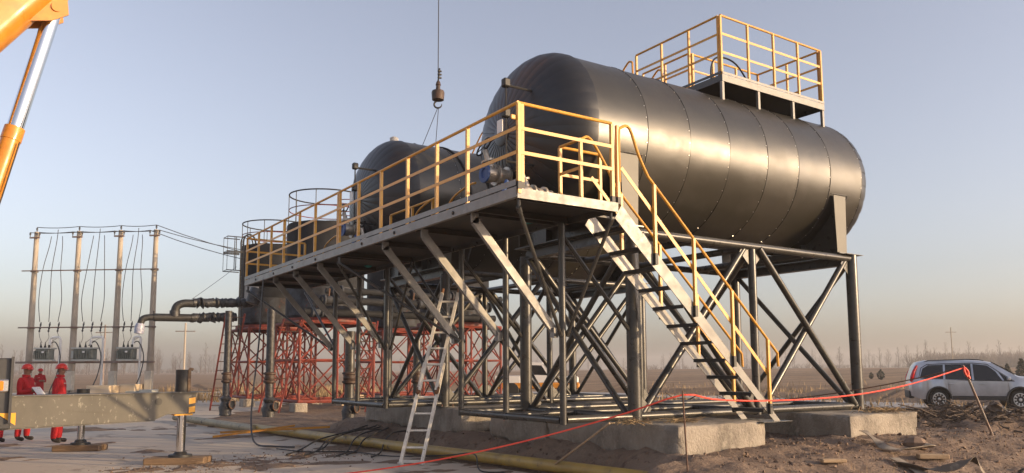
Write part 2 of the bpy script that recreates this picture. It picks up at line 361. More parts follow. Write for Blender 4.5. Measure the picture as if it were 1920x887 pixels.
# ------------------------------------------------------------------ horizontal tanks
YC, ZC, TR = 10.34, 5.39, 1.445
SEAMS = [7.57, 8.59, 9.55, 10.52, 11.53, 12.42, 13.39, 14.42]
DY = 5.92; DOME = 0.82
def make_tank():
    t = thing('horizontal_tank', (11.0, YC, 3.79), '', 'tank')
    for i in range(7):
        a, b = SEAMS[i]-(0.03 if i else 0), SEAMS[i+1]
        m = MB(); n = 72; k = 9; vs = []
        for j in range(k+1):
            x = a+(b-a)*j/k
            for q in range(n):
                th = 2*math.pi*q/n
                rr = TR+0.006*noise.noise(V((x*1.3+i*7, math.cos(th)*2.2, math.sin(th)*2.2)))+0.003*noise.noise(V((x*3.1+i*3, math.cos(th)*6, math.sin(th)*6)))+ (0.007 if j == k else 0.004*(j/k))-0.0035*math.sin(math.pi*j/k)
                vs.append((x, YC+rr*math.cos(th), ZC+rr*math.sin(th)))
        m.add(vs, [(j*n+q, j*n+(q+1) % n, (j+1)*n+(q+1) % n, (j+1)*n+q) for j in range(k) for q in range(n)], True)
        # folded lip at the right-hand edge
        vs2 = [(b, YC+r_*math.cos(2*math.pi*q/n), ZC+r_*math.sin(2*math.pi*q/n)) for r_ in (TR+0.009, TR-0.012) for q in range(n)]
        m.add(vs2, [(q, (q+1) % n, n+(q+1) % n, n+q) for q in range(n)])
        s = m.build('cladding_sheet', m_cladb if i in (1, 4, 6) else m_clad, t)
        rv = MB()
        for q in range(44):
            th = 2*math.pi*(q+0.3*(i % 3))/44; c = V((b-0.025, YC+(TR+0.008)*math.cos(th), ZC+(TR+0.008)*math.sin(th))); nr = V((0, math.cos(th), math.sin(th)))
            rv.lathe([(0, 0.011), (0.006, 0.008)], c, nr, 5, smooth=False)
        tag(rv.build('rivet_row', m_rivet, s), kind='stuff')
        sm = MB(); sm.path([(b+0.003, YC+(TR+0.003)*math.cos(2*math.pi*q/n), ZC+(TR+0.003)*math.sin(2*math.pi*q/n)) for q in range(n)], 0.011, 4, closed=True)
        if i < 6: sm.build('seam', m_black, s)
    # heads: overlapping gore sheets, one mesh turned about the axis
    NG = 32
    def gore():
        m = MB(); k = 10; w = 4; vs = []; da = 2*math.pi/NG
        for j in range(k+1):
            ph = (math.pi/2)*(0.0+0.93*j/k)
            for i in range(w+1):
                th = da*(i/w-0.5)*1.04
                lift = 0.009*(i/w)+0.006*math.sin(math.pi*i/w)
                rr = (TR+0.002+lift)*math.cos(ph)
                vs.append((-(DOME+lift)*math.sin(ph), rr*math.sin(th), rr*math.cos(th)))
        m.add(vs, [(j*(w+1)+i, j*(w+1)+i+1, (j+1)*(w+1)+i+1, (j+1)*(w+1)+i) for j in range(k) for i in range(w)], True)
        e = [j*(w+1)+w for j in range(k+1)]
        b = len(m.v)
        for j in e: v = m.v[j]; m.v.append(V((v.x+0.012, v.y*0.988, v.z*0.988)))
        for j in range(k): m.f.append([e[j], e[j+1], b+j+1, b+j]); m.s.append(False); m.m.append(0)
        return m
    proto = None
    for x0, sg in ((SEAMS[0], 1), (SEAMS[-1], -1)):
        for g in range(NG):
            if proto is None:
                o = proto = gore().build('gore_sheet', m_clad2, t, local=True)
            else:
                o = proto.copy(); col.objects.link(o); o.parent = t
            o.location = V((x0, YC, ZC))-t.location
            o.rotation_euler = (2*math.pi*g/NG, 0, 0) if sg == 1 else (2*math.pi*g/NG, 0, math.pi)
        c = MB(); c.lathe([(0, 0.21), (0.03, 0.2), (0.045, 0.15), (0.05, 0.02)], (x0-sg*(DOME-0.015), YC, ZC), (-sg, 0, 0), 24)
        c.build('head_cap', m_clad2, t)
    # saddles
    for x in (8.2, 13.68):
        m = MB(); arc = []
        for i in range(17):
            y = -1.3+2.6*i/16; arc.append((YC+y, ZC-math.sqrt((TR+0.004)**2-y*y)))
        poly = [(YC-1.41, 3.8), (YC+1.41, 3.8), (YC+1.41, 4.6), (YC+1.3, 4.75)]+arc[::-1]+[(YC-1.3, 4.75), (YC-1.41, 4.6)]
        n = len(arc)
        for k in (-0.012, 0.012):
            vs = [(x+k, a[0], a[1]) for a in arc]+[(x+k, a[0], 3.8) for a in arc]
            m.add(vs, [(i, i+1, n+i+1, n+i) for i in range(n-1)])
        m.build('saddle_web', m_frame, t)
        for sy in (-1, 1):
            MB().add([(x+sx*w, YC+sy*yy, z) for z, w in ((3.8, 0.15), (4.94, 0.19)) for yy in (1.405, 1.425) for sx in (-1, 1)],
                     [(0,1,3,2),(4,6,7,5),(0,4,5,1),(2,3,7,6),(0,2,6,4),(1,5,7,3)]).build('saddle_end_plate', m_saddle, t)
        for yy in (-0.6, 0.6): MB().box2((x-0.15, YC+yy-0.01, 3.81), (x+0.15, YC+yy+0.01, ZC-math.sqrt(TR**2-0.36)-0.003)).build('saddle_stiffener', m_frame, t)
        MB().box2((x-0.2, YC-1.5, 3.79), (x+0.2, YC+1.5, 3.81)).build('saddle_base_plate', m_frame, t)
        MB().path([(x+a, YC-math.sqrt(TR**2-(b-ZC)**2)-0.012, b) for a, b in ((-0.21, 4.97), (0.3, 4.98), (0.3, 4.9))], 0.007, 4).build('flashing_edge', m_rivet, t)
    # drain nozzle with gate valve on the front head
    def valve(y, z, x1, big=True):
        v = MB(); xx = 6.95
        s = 1.0 if big else 0.72
        v.lathe([(0, 0.1*s), (0.12, 0.1*s), (0.121, 0.16*s), (0.16, 0.16*s), (0.161, 0.11*s), (0.3, 0.125*s), (0.33, 0.17*s), (0.36, 0.17*s), (0.361, 0.11*s), (0.46, 0.14*s), (0.54, 0.12*s)], (xx, y, z), (-1, 0, 0), 20)
        o = v.build('valve_body', m_stain, t)
        f = MB(); f.lathe([(0, 0.15*s), (0.03, 0.15*s), (0.031, 0.085*s), (0.012, 0.07*s), (0.01, 0.02)], (xx-0.54, y, z), (-1, 0, 0), 20); f.build('blind_flange', m_blue, o)
        b = MB(); b.lathe([(0, 0.08*s), (0.1, 0.07*s), (0.101, 0.12*s), (0.13, 0.12*s), (0.131, 0.05*s), (0.3, 0.04*s), (0.31, 0.02)], (xx-0.45, y, z+0.1*s), (-0.25, 0.15, 1), 12); b.build('bonnet', m_stain, o)
        h = MB(); top = V((xx-0.45, y, z+0.1*s))+V((-0.25, 0.15, 1)).normalized()*0.36
        ax = V((-0.5, 0.45, 0.55)).normalized(); u = ax.orthogonal().normalized(); w = ax.cross(u)
        h.path([top+(u*math.cos(a)+w*math.sin(a))*0.17*s for a in [2*math.pi*k/20 for k in range(20)]], 0.014, 6, closed=True)
        for a in (0, 2.09, 4.19): h.tube(top, top+(u*math.cos(a)+w*math.sin(a))*0.17*s, 0.009, 5)
        h.tube(top, V((xx-0.45, y, z+0.2*s)), 0.014, 6); h.build('handwheel', m_black, o)
        for k in range(8):
            a = 2*math.pi*k/8
        return o
    valve(10.3, 4.68, 6.2)
    valve(9.3, 4.2, 6.3, False)
    d = MB(); d.tube((6.55, 9.9, 4.5), (6.35, 9.8, 4.05), 0.035, 8); d.lathe([(0, 0.05), (0.08, 0.05), (0.1, 0.02)], (6.45, 9.84, 4.24), (-1, 0.2, -0.2), 10); d.build('drain_cock', m_blue, t)
    g = MB()
    for z in (4.75, 5.95): g.tube((7.0 if z < 5 else 7.1, 9.72, z), (6.42, 9.72, z), 0.02, 6)
    g.tube((6.42, 9.72, 4.7), (6.42, 9.72, 6.0), 0.014, 6)
    o = g.build('level_gauge', m_black, t)
    for z in (5.98, 5.5): MB().cbox((6.42, 9.72, z), (0.12, 0.11, 0.14), 0.02).build('gauge_head', m_black, o)
    MB().box((6.4, 9.86, 5.33), (0.012, 0.15, 0.2)).build('name_plate', m_white, o)
    tw = MB(); tw.lathe([(0, 0.09), (0.1, 0.1), (0.2, 0.08)], (6.62, 9.35, 3.83), (0, 0.7, 0.2), 10); tw.build('pipe_wrap', m_teal, t)
    return t
tank1 = make_tank(); tank1['label'] = 'near large brown-grey insulated tank with its right end above the stair'
tank2 = copy_tree(tank1, (0, DY, 0)); tank2['label'] = 'far insulated tank under the crane hook, half hidden behind the nearer tank'
for t in (tank1, tank2): t['group'] = 'horizontal insulated tanks'

# ------------------------------------------------------------------ tubular support frames
CX = [8.2, 11.0, 13.94]; CYS = [8.91, 11.78]; PX = 6.84; PY = [8.91, 10.38, 11.78]
ZB, ZT = 0.89, 3.715
def make_frame():
    t = thing('support_frame', (10.4, YC, 0.82), '', 'frame')
    def tb(name, p, q, r, n=14): return MB().tube(p, q, r, n).build(name, m_frame, t)
    for x in CX:
        for y in CYS:
            big = x != 11.0
            MB().tube((x, y, 0.82), (x, y, 3.79 if x > 13 else 3.66), 0.108 if big else 0.07, 18).build('column', m_frame, t)
            if big: MB().box((x, y, 0.823), (0.34, 0.34, 0.012)).build('foot_plate', m_frame, t)
    for y in PY: MB().tube((PX, y, 0.82), (PX, y, 3.7), 0.05, 14).build('platform_post', m_frame, t)
    for y in CYS:
        tb('base_tube', (PX+0.045, y, ZB), (CX[0]-0.1, y, ZB), 0.055)
        for a, b in ((0, 1), (1, 2)): tb('base_tube', (CX[a]+0.06, y, ZB), (CX[b]-0.06, y, ZB), 0.062)
        tb('top_beam', (CX[0]+0.05, y, ZT), (CX[2]-0.05, y, ZT), 0.066)
    tb('base_tube', (PX, YC+0.03, ZB), (CX[2], YC+0.03, ZB), 0.05)
    tb('base_tube', (PX, PY[0]+0.045, ZB-0.01), (PX, PY[2]-0.045, ZB-0.01), 0.055)
    for x in CX: tb('base_tube', (x, CYS[0]+0.08, ZB-0.012), (x, CYS[1]-0.08, ZB-0.012), 0.06)
    for x in (CX[0], CX[2]):
        m = MB(); m.box2((x-0.09, CYS[0]+0.1, 3.6), (x+0.09, CYS[1]-0.1, 3.614)); m.box2((x-0.006, CYS[0]+0.1, 3.614), (x+0.006, CYS[1]-0.1, 3.77)); m.box2((x-0.09, CYS[0]+0.1, 3.77), (x+0.09, CYS[1]-0.1, 3.784))
        m.build('cross_beam', m_frame, t)
    for x in (9.6, 11.0, 12.5): tb('cross_beam', (x, CYS[0]+0.05, ZT-0.02), (x, CYS[1]-0.05, ZT-0.02), 0.06)
    MB().box2((CX[2]-0.3, CYS[0]-0.12, 3.785), (CX[2]+0.24, CYS[0]+0.14, 3.795)).build('cap_plate', m_frame, t)
    for y, s in ((CYS[0], 1), (CYS[1], -1)):
        for a, b in ((0, 1), (1, 2)):
            x0, x1 = CX[a]+0.16, CX[b]-0.16
            tb('brace', (x0, y+0.035, ZB+0.03), (x1, y+0.035, ZT-0.03), 0.06, 12); tb('brace', (x0, y-0.035, ZT-0.03), (x1, y-0.035, ZB+0.03), 0.06, 12)
    for x in CX:
        tb('brace', (x-0.035, CYS[0]+0.15, ZB+0.03), (x-0.035, CYS[1]-0.15, 3.58), 0.05, 12); tb('brace', (x+0.035, CYS[0]+0.15, 3.58), (x+0.035, CYS[1]-0.15, ZB+0.03), 0.05, 12)
    for y in CYS:
        for x, sx in ((CX[0]+0.1, 1), (CX[1]-0.07, -1), (CX[1]+0.07, 1), (CX[2]-0.1, -1)):
            for z, sz in ((ZB+0.05, 1), (ZT-0.06, -1)):
                MB().prism([(x, z), (x+sx*0.2, z), (x+sx*0.24, z+sz*0.05), (x+sx*0.02, z+sz*0.26), (x, z+sz*0.24)], 1, y-0.005, y+0.005).build('gusset_plate', m_frame, t)
    for x in (CX[0], CX[2]):
        for y in CYS:
            for a in (-1, 1):
                for b in (-1, 1): MB().lathe([(0, 0.018), (0.03, 0.018), (0.031, 0.01), (0.05, 0.01)], (x+a*0.13, y+b*0.13, 0.829), (0, 0, 1), 6).build('anchor_bolt', m_rust, t)
            MB().lathe([(-0.012, 0.113), (0.012, 0.113)], (x, y, 2.25), (0, 0, 1), 18).build('weld_ring', m_frame, t)
    for y in CYS: tb('brace', (PX+0.04, y, 3.5), (CX[0]-0.1, y, 2.2), 0.035, 8)
    return t
fr1 = make_frame(); fr1['label'] = 'grey tubular steel frame carrying the nearer tank, standing on blocks beside the stair'
fr2 = copy_tree(fr1, (0, DY, 0)); fr2['label'] = 'grey tubular steel frame behind the aluminium ladder, under the farther tank'
for t in (fr1, fr2): t['group'] = 'tank support frames'

# ------------------------------------------------------------------ front access platform
X0, X1, Y0, Y1, ZD = 5.32, 6.97, 7.83, 20.0, 3.82
plat = thing('access_platform', (6.1, 13.9, 3.7), 'long grey steel walkway with yellow railings in front of both tanks', 'platform')
JO = [Y0, 9.0, 13.87, Y1]
for a, b in zip(JO[:-1], JO[1:]):
    xr = X1 if a == Y0 else 6.9
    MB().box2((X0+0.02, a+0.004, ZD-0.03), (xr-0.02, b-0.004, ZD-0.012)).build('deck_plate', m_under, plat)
    m = MB(); m.box2((X0, a+0.003, ZD-0.105), (X0+0.01, b-0.003, ZD+0.025)); m.box2((X0+0.01, a+0.003, ZD-0.105), (X0+0.06, b-0.003, ZD-0.095)); m.box2((X0+0.01, a+0.003, ZD+0.015), (X0+0.03, b-0.003, ZD+0.025))
    m.build('edge_channel', m_grey, plat)
    MB().box2((X0-0.004, a+0.006, ZD+0.04), (X0+0.002, b-0.006, ZD+0.115)).build('toe_board', m_grey, plat)
    n = max(2, int((b-a)/1.2))
    for i in range(n):
        y = a+0.12+(b-a-0.24)*i/(n-1)
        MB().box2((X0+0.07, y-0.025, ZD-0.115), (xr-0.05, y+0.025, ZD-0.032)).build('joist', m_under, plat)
MB().box2((X0+0.012, Y0-0.012, ZD-0.12), (X1, Y0, ZD+0.005)).build('end_channel', m_grey, plat)
MB().box2((6.9, JO[1]+0.01, ZD-0.11), (6.93, Y1, ZD)).build('inner_channel', m_frame, plat)
MB().box2((X1-0.012, Y0+0.003, ZD-0.118), (X1-0.002, JO[1], ZD+0.002)).build('inner_channel', m_frame, plat)
for y in (9.4, 11.3, 12.6, 14.9, 16.3, 17.6, 19.0):   # bolt heads on the channel
    MB().lathe([(0, 0.028), (0.012, 0.028), (0.02, 0.015)], (X0, y, ZD-0.045), (-1, 0, 0), 8).build('bolt', m_black, plat)
H1, H2, HT = 0.46, 0.77, 1.1
def post(p, par, y0=0.0, m=None, w=0.045, h=HT):
    p = V(p); MB().box2((p.x-w/2, p.y-w/2, p.z+y0), (p.x+w/2, p.y+w/2, p.z+h-0.012)).build('railing_post', m or m_yellow, par)
def sleeve(p, par): p = V(p); MB().box2((p.x-0.027, p.y-0.027, p.z), (p.x+0.027, p.y+0.027, p.z+0.1)).build('post_sleeve', m_black, par)
def rail(p, q, par, m=None, r=0.022): MB().tube(p, q, r, 10).build('top_rail', m or m_yellow, par)
def flat(p, q, par, m=None): MB().beam(p, q, 0.008, 0.045).build('mid_rail', m or m_yellow2, par)
XR = X0+0.035
py = [Y0-0.005, 9.07, 9.95, 10.91, 11.9, 12.85, 13.74, 13.81, 15.05, 16.0, 17.03, 17.96, 18.97, 19.97]
for y in py: post((XR, y, ZD), plat, -0.06)
for a, b in ((Y0, 13.77), (13.78, Y1)):
    rail((XR, a, ZD+HT), (XR, b, ZD+HT), plat)
    for h in (H1, H2): flat((XR-0.026, a, ZD+h), (XR-0.026, b, ZD+h), plat)
for x in (5.42, 6.9, 7.0): post((x, Y0+0.02, ZD), plat, 0.08); sleeve((x, Y0+0.02, ZD-0.01), plat)
sleeve((XR, Y0-0.006, ZD-0.01), plat)
rail((XR, Y0+0.02, ZD+HT), (6.9, Y0+0.02, ZD+HT), plat)
for h in (H1, H2): flat((XR, Y0-0.006, ZD+h), (6.9, Y0-0.006, ZD+h), plat)
MB().cbox((XR-0.06, Y0+0.01, ZD+HT-0.2), (0.09, 0.02, 0.06), 0.008).build('lug', m_yellow, plat)
rail((XR, Y1, ZD+HT), (6.85, Y1, ZD+HT), plat); post((6.85, Y1, ZD), plat)
for h in (H1, H2): flat((XR, Y1, ZD+h), (6.85, Y1, ZD+h), plat)
# guard rails on the inner side
def guard(pts, z=ZD, ht=1.03):
    for p in pts: post((p[0], p[1], z), plat, 0, h=ht)
    for a, b in zip(pts[:-1], pts[1:]):
        rail((*a, z+ht), (*b, z+ht), plat)
        for h in (0.12, 0.62): flat((*a, z+h), (*b, z+h), plat)
guard([(6.86, 8.47), (6.86, 8.95), (7.62, 8.95)])
guard([(6.86, 14.75), (6.86, 13.75), (6.86, 12.9)], ht=0.98)
for y, d in ((13.35, -1), (12.0, -1), (18.3, -1)):
    MB().path(spline([(6.8, y+0.25, ZD), (6.8, y+0.25, ZD+0.55), (6.8, y+0.05, ZD+0.82), (6.8, y-0.5, ZD+0.95), (6.8, y-0.75, ZD+0.95)], 4), 0.02, 8).build('grab_rail', m_yellow, plat)
MB().box2((6.98, 8.5, ZD-0.05), (7.66, 9.0, ZD-0.02)).build('landing_plate', m_under, plat)
# brackets down to the frame posts and tie rods
for oy in (0, DY):
    for y in PY:
        yy = y+oy+0.09
        m = MB(); m.beam((5.43, yy, 3.63), (6.78, yy, 2.14), 0.012, 0.115, (1, 0, 1)); m.beam((5.43, yy+0.045, 3.58), (6.78, yy+0.045, 2.09), 0.09, 0.01, (1, 0, 1))
        m.box2((5.37, yy-0.006, 3.58), (5.49, yy+0.006, 3.715)); m.box2((6.72, yy-0.05, 2.05), (6.795, yy+0.05, 2.19)); m.build('bracket', m_grey, plat)
def rod(p, q):
    p, q = V(p), V(q); d = (q-p).normalized(); m = MB(); m.tube(p, q, 0.026, 10)
    m.tube(p, p+V((0, 0, 0.12)), 0.02, 8); m.lathe([(-0.03, 0.035), (0.05, 0.035)], p, d, 8); m.lathe([(-0.05, 0.035), (0.03, 0.035)], q, d, 8); m.build('tie_rod', m_frame, plat)
for p, q in (((5.4, Y0+0.06, 3.58), (6.77, 8.87, 2.1)), ((6.9, Y0+0.06, 3.58), (6.9, 8.87, 2.1)),
             ((5.4, 13.8, 3.58), (6.77, 11.74, 2.1)), ((5.4, 13.86, 3.58), (6.77, 14.79, 2.05)), ((6.88, 13.82, 3.6), (6.92, 14.79, 2.05)),
             ((6.88, 13.7, 3.6), (6.92, 11.85, 2.1)), ((5.4, Y1-0.05, 3.58), (6.77, 17.75, 2.1)), ((6.88, Y1-0.05, 3.6), (6.9, 17.8, 2.1))): rod(p, q)

# ------------------------------------------------------------------ stair
stair = thing('steel_stair', (8.6, 8.2, 0.8), 'steep steel stair with yellow handrails running from walkway end to ground', 'stair')
SA, SB = V((7.0, 0, 3.7)), V((10.1, 0, 0.86)); sl = (SB-SA).normalized(); sn = V((-sl.z, 0, sl.x)).normalized()
YN, YF = 7.87, 8.5
for y in (YN, YF):
    a, b = SA+sl*-0.0, SB+sl*0.09; w = 0.105
    MB().prism([((a+sn*w).x-0.0, 3.815), ((a-sn*w).x+0.02, (a-sn*w).z), ((b-sn*w).x, 0.8), ((b+sn*w).x, 0.8)], 1, y-0.006, y+0.006).build('stringer', m_grey, stair)
for i in range(11):
    c = SA.lerp(SB, (i+0.75)/11.2)
    m = MB(); m.box((c.x+0.02, (YN+YF)/2, c.z), (0.24, YF-YN-0.014, 0.03)); m.box((c.x-0.1, (YN+YF)/2, c.z-0.012), (0.008, YF-YN-0.014, 0.05)); m.build('tread', m_black, stair)
MB().box2((9.75, 7.78, 0.79), (10.42, 8.62, 0.799)).build('base_plate', m_frame, stair)
for y, o in ((YN, -0.03), (YF, 0.03)):
    off = 1.07; mo = 0.56; yy = y+o
    def up_(x, k): return SA.z+(x-SA.x)*(SB.z-SA.z)/(SB.x-SA.x)+k
    x_s = 7.02 if y == YN else 6.9
    MB().path(spline([(x_s, yy, ZD+0.3), (x_s, yy, ZD+0.95), (x_s+0.05, yy, ZD+1.07), (x_s+0.2, yy, ZD+1.08), (7.38, yy, up_(7.33, off+0.02)+0.06), (7.55, yy, up_(7.55, off))], 4) +
              [V((9.98, yy, up_(9.98, off))), V((10.2, yy, up_(10.2, off))), V((10.21, yy, up_(10.2, off)-0.21))], 0.021, 10).build('handrail', m_yellow, stair)
    MB().beam((7.08, yy-o*0.9, up_(7.05, mo+0.12)), (9.99, yy-o*0.9, up_(9.99, mo)), 0.008, 0.055, (0, 0, 1)).build('mid_rail', m_yellow2, stair)
    for x in (7.66, 8.42, 9.2, 9.98):
        MB().box2((x-0.021, yy-0.021, up_(x, 0.1)), (x+0.021, yy+0.021, up_(x, off))).build('railing_post', m_yellow, stair)
        MB().box2((x-0.026, yy-0.026, up_(x, -0.06)), (x+0.026, yy+0.026, up_(x, 0.1))).build('post_sleeve', m_black, stair)

# ------------------------------------------------------------------ roof platforms on the tanks
def make_roof():
    t = thing('roof_platform', (12.5, 10.25, 6.8), '', 'platform'); z = 7.02; h = 1.15
    ax0, ax1, ay0, ay1, wx, wy = 11.03, 14.12, 9.45, 11.06, 11.9, 12.44
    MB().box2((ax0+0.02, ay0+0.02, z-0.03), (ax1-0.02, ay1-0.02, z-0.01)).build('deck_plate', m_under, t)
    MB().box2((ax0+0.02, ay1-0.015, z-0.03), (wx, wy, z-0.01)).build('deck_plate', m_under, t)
    MB().box2((ax0, ay0-0.01, z-0.13), (ax1, ay0, z+0.0)).build('edge_channel', m_grey, t)
    MB().box2((ax0+0.002, ay0-0.016, z+0.005), (ax1-0.002, ay0-0.01, z+0.05)).build('toe_board', m_grey, t)
    for x in (ax0, ax1-0.01): MB().box2((x, ay0+0.002, z-0.128), (x+0.01, ay1, z-0.002)).build('edge_channel', m_frame, t)
    MB().box2((ax0-0.01, ay0+0.01, z+0.01), (ax0-0.002, ay1, z+0.06)).build('toe_board', m_frame, t)
    MB().box2((ax0+0.012, ay1-0.01, z-0.126), (ax1-0.012, ay1-0.002, z-0.035)).build('edge_channel', m_frame, t)
    for x in (ax0+0.03, 12.07, 13.12, ax1-0.03):
        for y in (ay0+0.03, ay1-0.03): MB().box2((x-0.028, y-0.028, ZC+math.sqrt(TR**2-(y-YC)**2)-0.015), (x+0.028, y+0.028, z-0.13)).build('leg', m_grey, t)
    def run(pts, sp, first=True):
        for a, b in zip(pts[:-1], pts[1:]):
            a, b = V((*a, z)), V((*b, z)); n = max(1, round((b-a).length/sp))
            for i in range(0 if first else 1, n+1):
                p = a.lerp(b, i/n); post(p, t, 0.0, h=h, w=0.04)
            rail(a+V((0, 0, h)), b+V((0, 0, h)), t)
            for k in (0.44, 0.8): flat(a+V((0, 0, k)), b+V((0, 0, k)), t)
    run([(ax0+0.02, ay0+0.02), (ax1-0.02, ay0+0.02)], 0.78)
    for x in (ax0+0.08, ax1-0.02): post((x, ay0+0.07, z), t, 0, h=h, w=0.04)
    run([(ax0+0.02, ay0+0.075), (ax0+0.02, 11.74)], 0.78)
    run([(ax1-0.02, ay0+0.075), (ax1-0.02, ay1)], 0.8)
    run([(wx, ay1), (ax1-0.02, ay1)], 0.75, False); run([(wx, ay1), (wx, wy)], 0.7)
    for q in ((wx+0.05, ay1-0.05),): post((*q, z), t, 0, h=h, w=0.05)
    # head of the climbing stair on the back side
    for x in (ax0+0.02, wx):
        m = MB(); m.path(spline([(x, 11.86, z), (x, 11.86, z+0.9), (x, 11.9, z+1.06), (x, 12.1, z+1.0), (x, 12.9, z+0.25), (x, 13.6, z-0.5)], 4), 0.021, 8); m.build('stair_handrail', m_yellow2, t)
        MB().box2((x-0.02, 11.74, z+0.72), (x+0.02, 11.86, z+0.76)).build('link', m_black, t)
    for x in (ax0+0.02, wx): MB().beam((x, 12.44, z-0.08), (x, 13.75, z-1.55), 0.01, 0.18, (0, 1, 1)).build('stringer', m_grey, t)
    for i in range(6): MB().box((11.47, 12.55+0.2*i, z-0.2-0.225*i), (0.84, 0.22, 0.03)).build('tread', m_under, t)
    MB().path(spline([(11.6, 10.2, z), (11.6, 10.2, z+0.5), (11.75, 10.15, z+0.72), (12.1, 10.0, z+0.6), (12.4, 9.85, z+0.05)], 6), 0.018, 8).build('hose', m_black, t)
    return t
rp1 = make_roof(); rp1['label'] = 'railed steel platform on top of the nearer tank'
rp2 = copy_tree(rp1, (0, DY, 0)); rp2['label'] = 'railed platform on the farther tank, its handrail showing beside the nearer tank head'
for t in (rp1, rp2): t['group'] = 'tank roof platforms'

# ------------------------------------------------------------------ concrete blocks
def make_block(x0, x1, y0, y1, z0, z1, seed, label):
    m = bmesh.new(); sx, sy, sz = x1-x0, y1-y0, z1-z0
    bmesh.ops.create_cube(m, size=1)
    bmesh.ops.subdivide_edges(m, edges=[e for e in m.edges if abs((e.verts[0].co-e.verts[1].co).x) > .5], cuts=int(sx/0.09), use_grid_fill=True)
    bmesh.ops.subdivide_edges(m, edges=[e for e in m.edges if abs((e.verts[0].co-e.verts[1].co).y) > .5], cuts=int(sy/0.09), use_grid_fill=True)
    bmesh.ops.subdivide_edges(m, edges=[e for e in m.edges if abs((e.verts[0].co-e.verts[1].co).z) > .5], cuts=5, use_grid_fill=True)
    for v in m.verts:
        c = v.co; e = sorted([(0.5-abs(c.x))*sx, (0.5-abs(c.y))*sy, (0.5-abs(c.z))*sz])
        p = V((x0+(c.x+.5)*sx, y0+(c.y+.5)*sy, z0+(c.z+.5)*sz))
        n = noise.fractal(p*3.3+V((seed, 0, 0)), 1, 2, 4)
        k = 0.012*n
        if e[1] < 0.02:   # an edge: chipped
            ch = max(0, noise.noise(p*4.2+V((0, seed, 0)))+0.25)*0.07+0.008
            ctr = V(((x0+x1)/2, (y0+y1)/2, (z0+z1)/2)); d = V((math.copysign(1, ctr.x-p.x) if (0.5-abs(c.x))*sx < .02 else 0, math.copysign(1, ctr.y-p.y) if (0.5-abs(c.y))*sy < .02 else 0, math.copysign(1, ctr.z-p.z) if (0.5-abs(c.z))*sz < .02 else 0))
            p += d*ch*(0.45 if p.z > (z0+z1)/2 else 1.0)
        if c.z < -0.49: p.z += 0.03*n
        nx_ = V((math.copysign(1, c.x) if e[0] == (0.5-abs(c.x))*sx else 0, math.copysign(1, c.y) if e[0] == (0.5-abs(c.y))*sy else 0, 0)); p += nx_*k
        v.co = p
    b = MB(); m.verts.index_update(); b.add([v.co for v in m.verts], [[v.index for v in f.verts] for f in m.faces], True); m.free()
    return tag(b.build('concrete_block', m_conc, sharp=50), label, 'block', 'concrete foundation blocks')
make_block(8.03, 9.89, 7.86, 10.92, 0.3, 0.812, 1, 'pale concrete block under the foot of the stair')
make_block(8.06, 9.8, 11.0, 12.8, 0.3, 0.808, 5, 'dark shaded concrete block behind the front corner of the near frame')
make_block(12.05, 14.12, 7.86, 12.8, 0.3, 0.815, 9, 'sunlit concrete block under the frame\'s right end column')
make_block(8.03, 9.9, 13.82, 18.6, 0.3, 0.81, 13, 'concrete block behind the aluminium ladder')
make_block(12.1, 14.1, 13.8, 18.6, 0.3, 0.81, 17, 'concrete block at the back under the farther frame')

# ------------------------------------------------------------------ aluminium ladder
lad = thing('extension_ladder', (6.1, 12.18, 0), 'scuffed aluminium extension ladder leaning under the walkway', 'ladder')
lr = V((0.83, -0.557, 0)); LB, LT = V((6.1, 12.18, 0.03)), V((7.0, 12.42, 3.04)); ld = (LT-LB).normalized(); lnn = lr.cross(ld).normalized()
def lp(t, s, o=0): return LB.lerp(LT, t)+lr*s+lnn*o
for s in (-0.18, 0.18):
    MB().beam(lp(0, s), lp(0.56, s*0.93), 0.055, 0.09, lnn).build('lower_stile', m_alu, lad)
    s2 = s*0.8
    MB().beam(lp(0.40, s2, 0.06), lp(0.975, s2, 0.06), 0.05, 0.08, lnn).build('upper_stile', m_alu, lad)
    MB().cbox(lp(0.985, s2, 0.06), (0.05, 0.06, 0.12), 0.015, Matrix((lr, lnn, ld)).transposed()).build('end_cap', m_wornpad, lad)
    MB().cbox(lp(0.40, s2*1.12, 0.05), (0.075, 0.1, 0.15), 0.03, Matrix((lr, lnn, ld)).transposed()).build('hook_pad', m_wornpad, lad)
    MB().cbox(lp(-0.002, s, 0.0), (0.07, 0.12, 0.05), 0.01).build('foot', m_dullwhite, lad)
for i in range(6): MB().beam(lp(0.085+0.0935*i, -0.165), lp(0.085+0.0935*i, 0.165), 0.035, 0.03, ld).build('rung', m_alu, lad)
for i in range(6): MB().beam(lp(0.455+0.0935*i, -0.14, 0.06), lp(0.455+0.0935*i, 0.14, 0.06), 0.035, 0.03, ld).build('rung', m_alu, lad)
MB().box(lp(0.006, 0, 0)+V((0, 0, 0.01)), (0.42, 0.05, 0.05), Matrix((lr, lnn, ld)).transposed()).build('spreader_bar', m_dullwhite, lad)

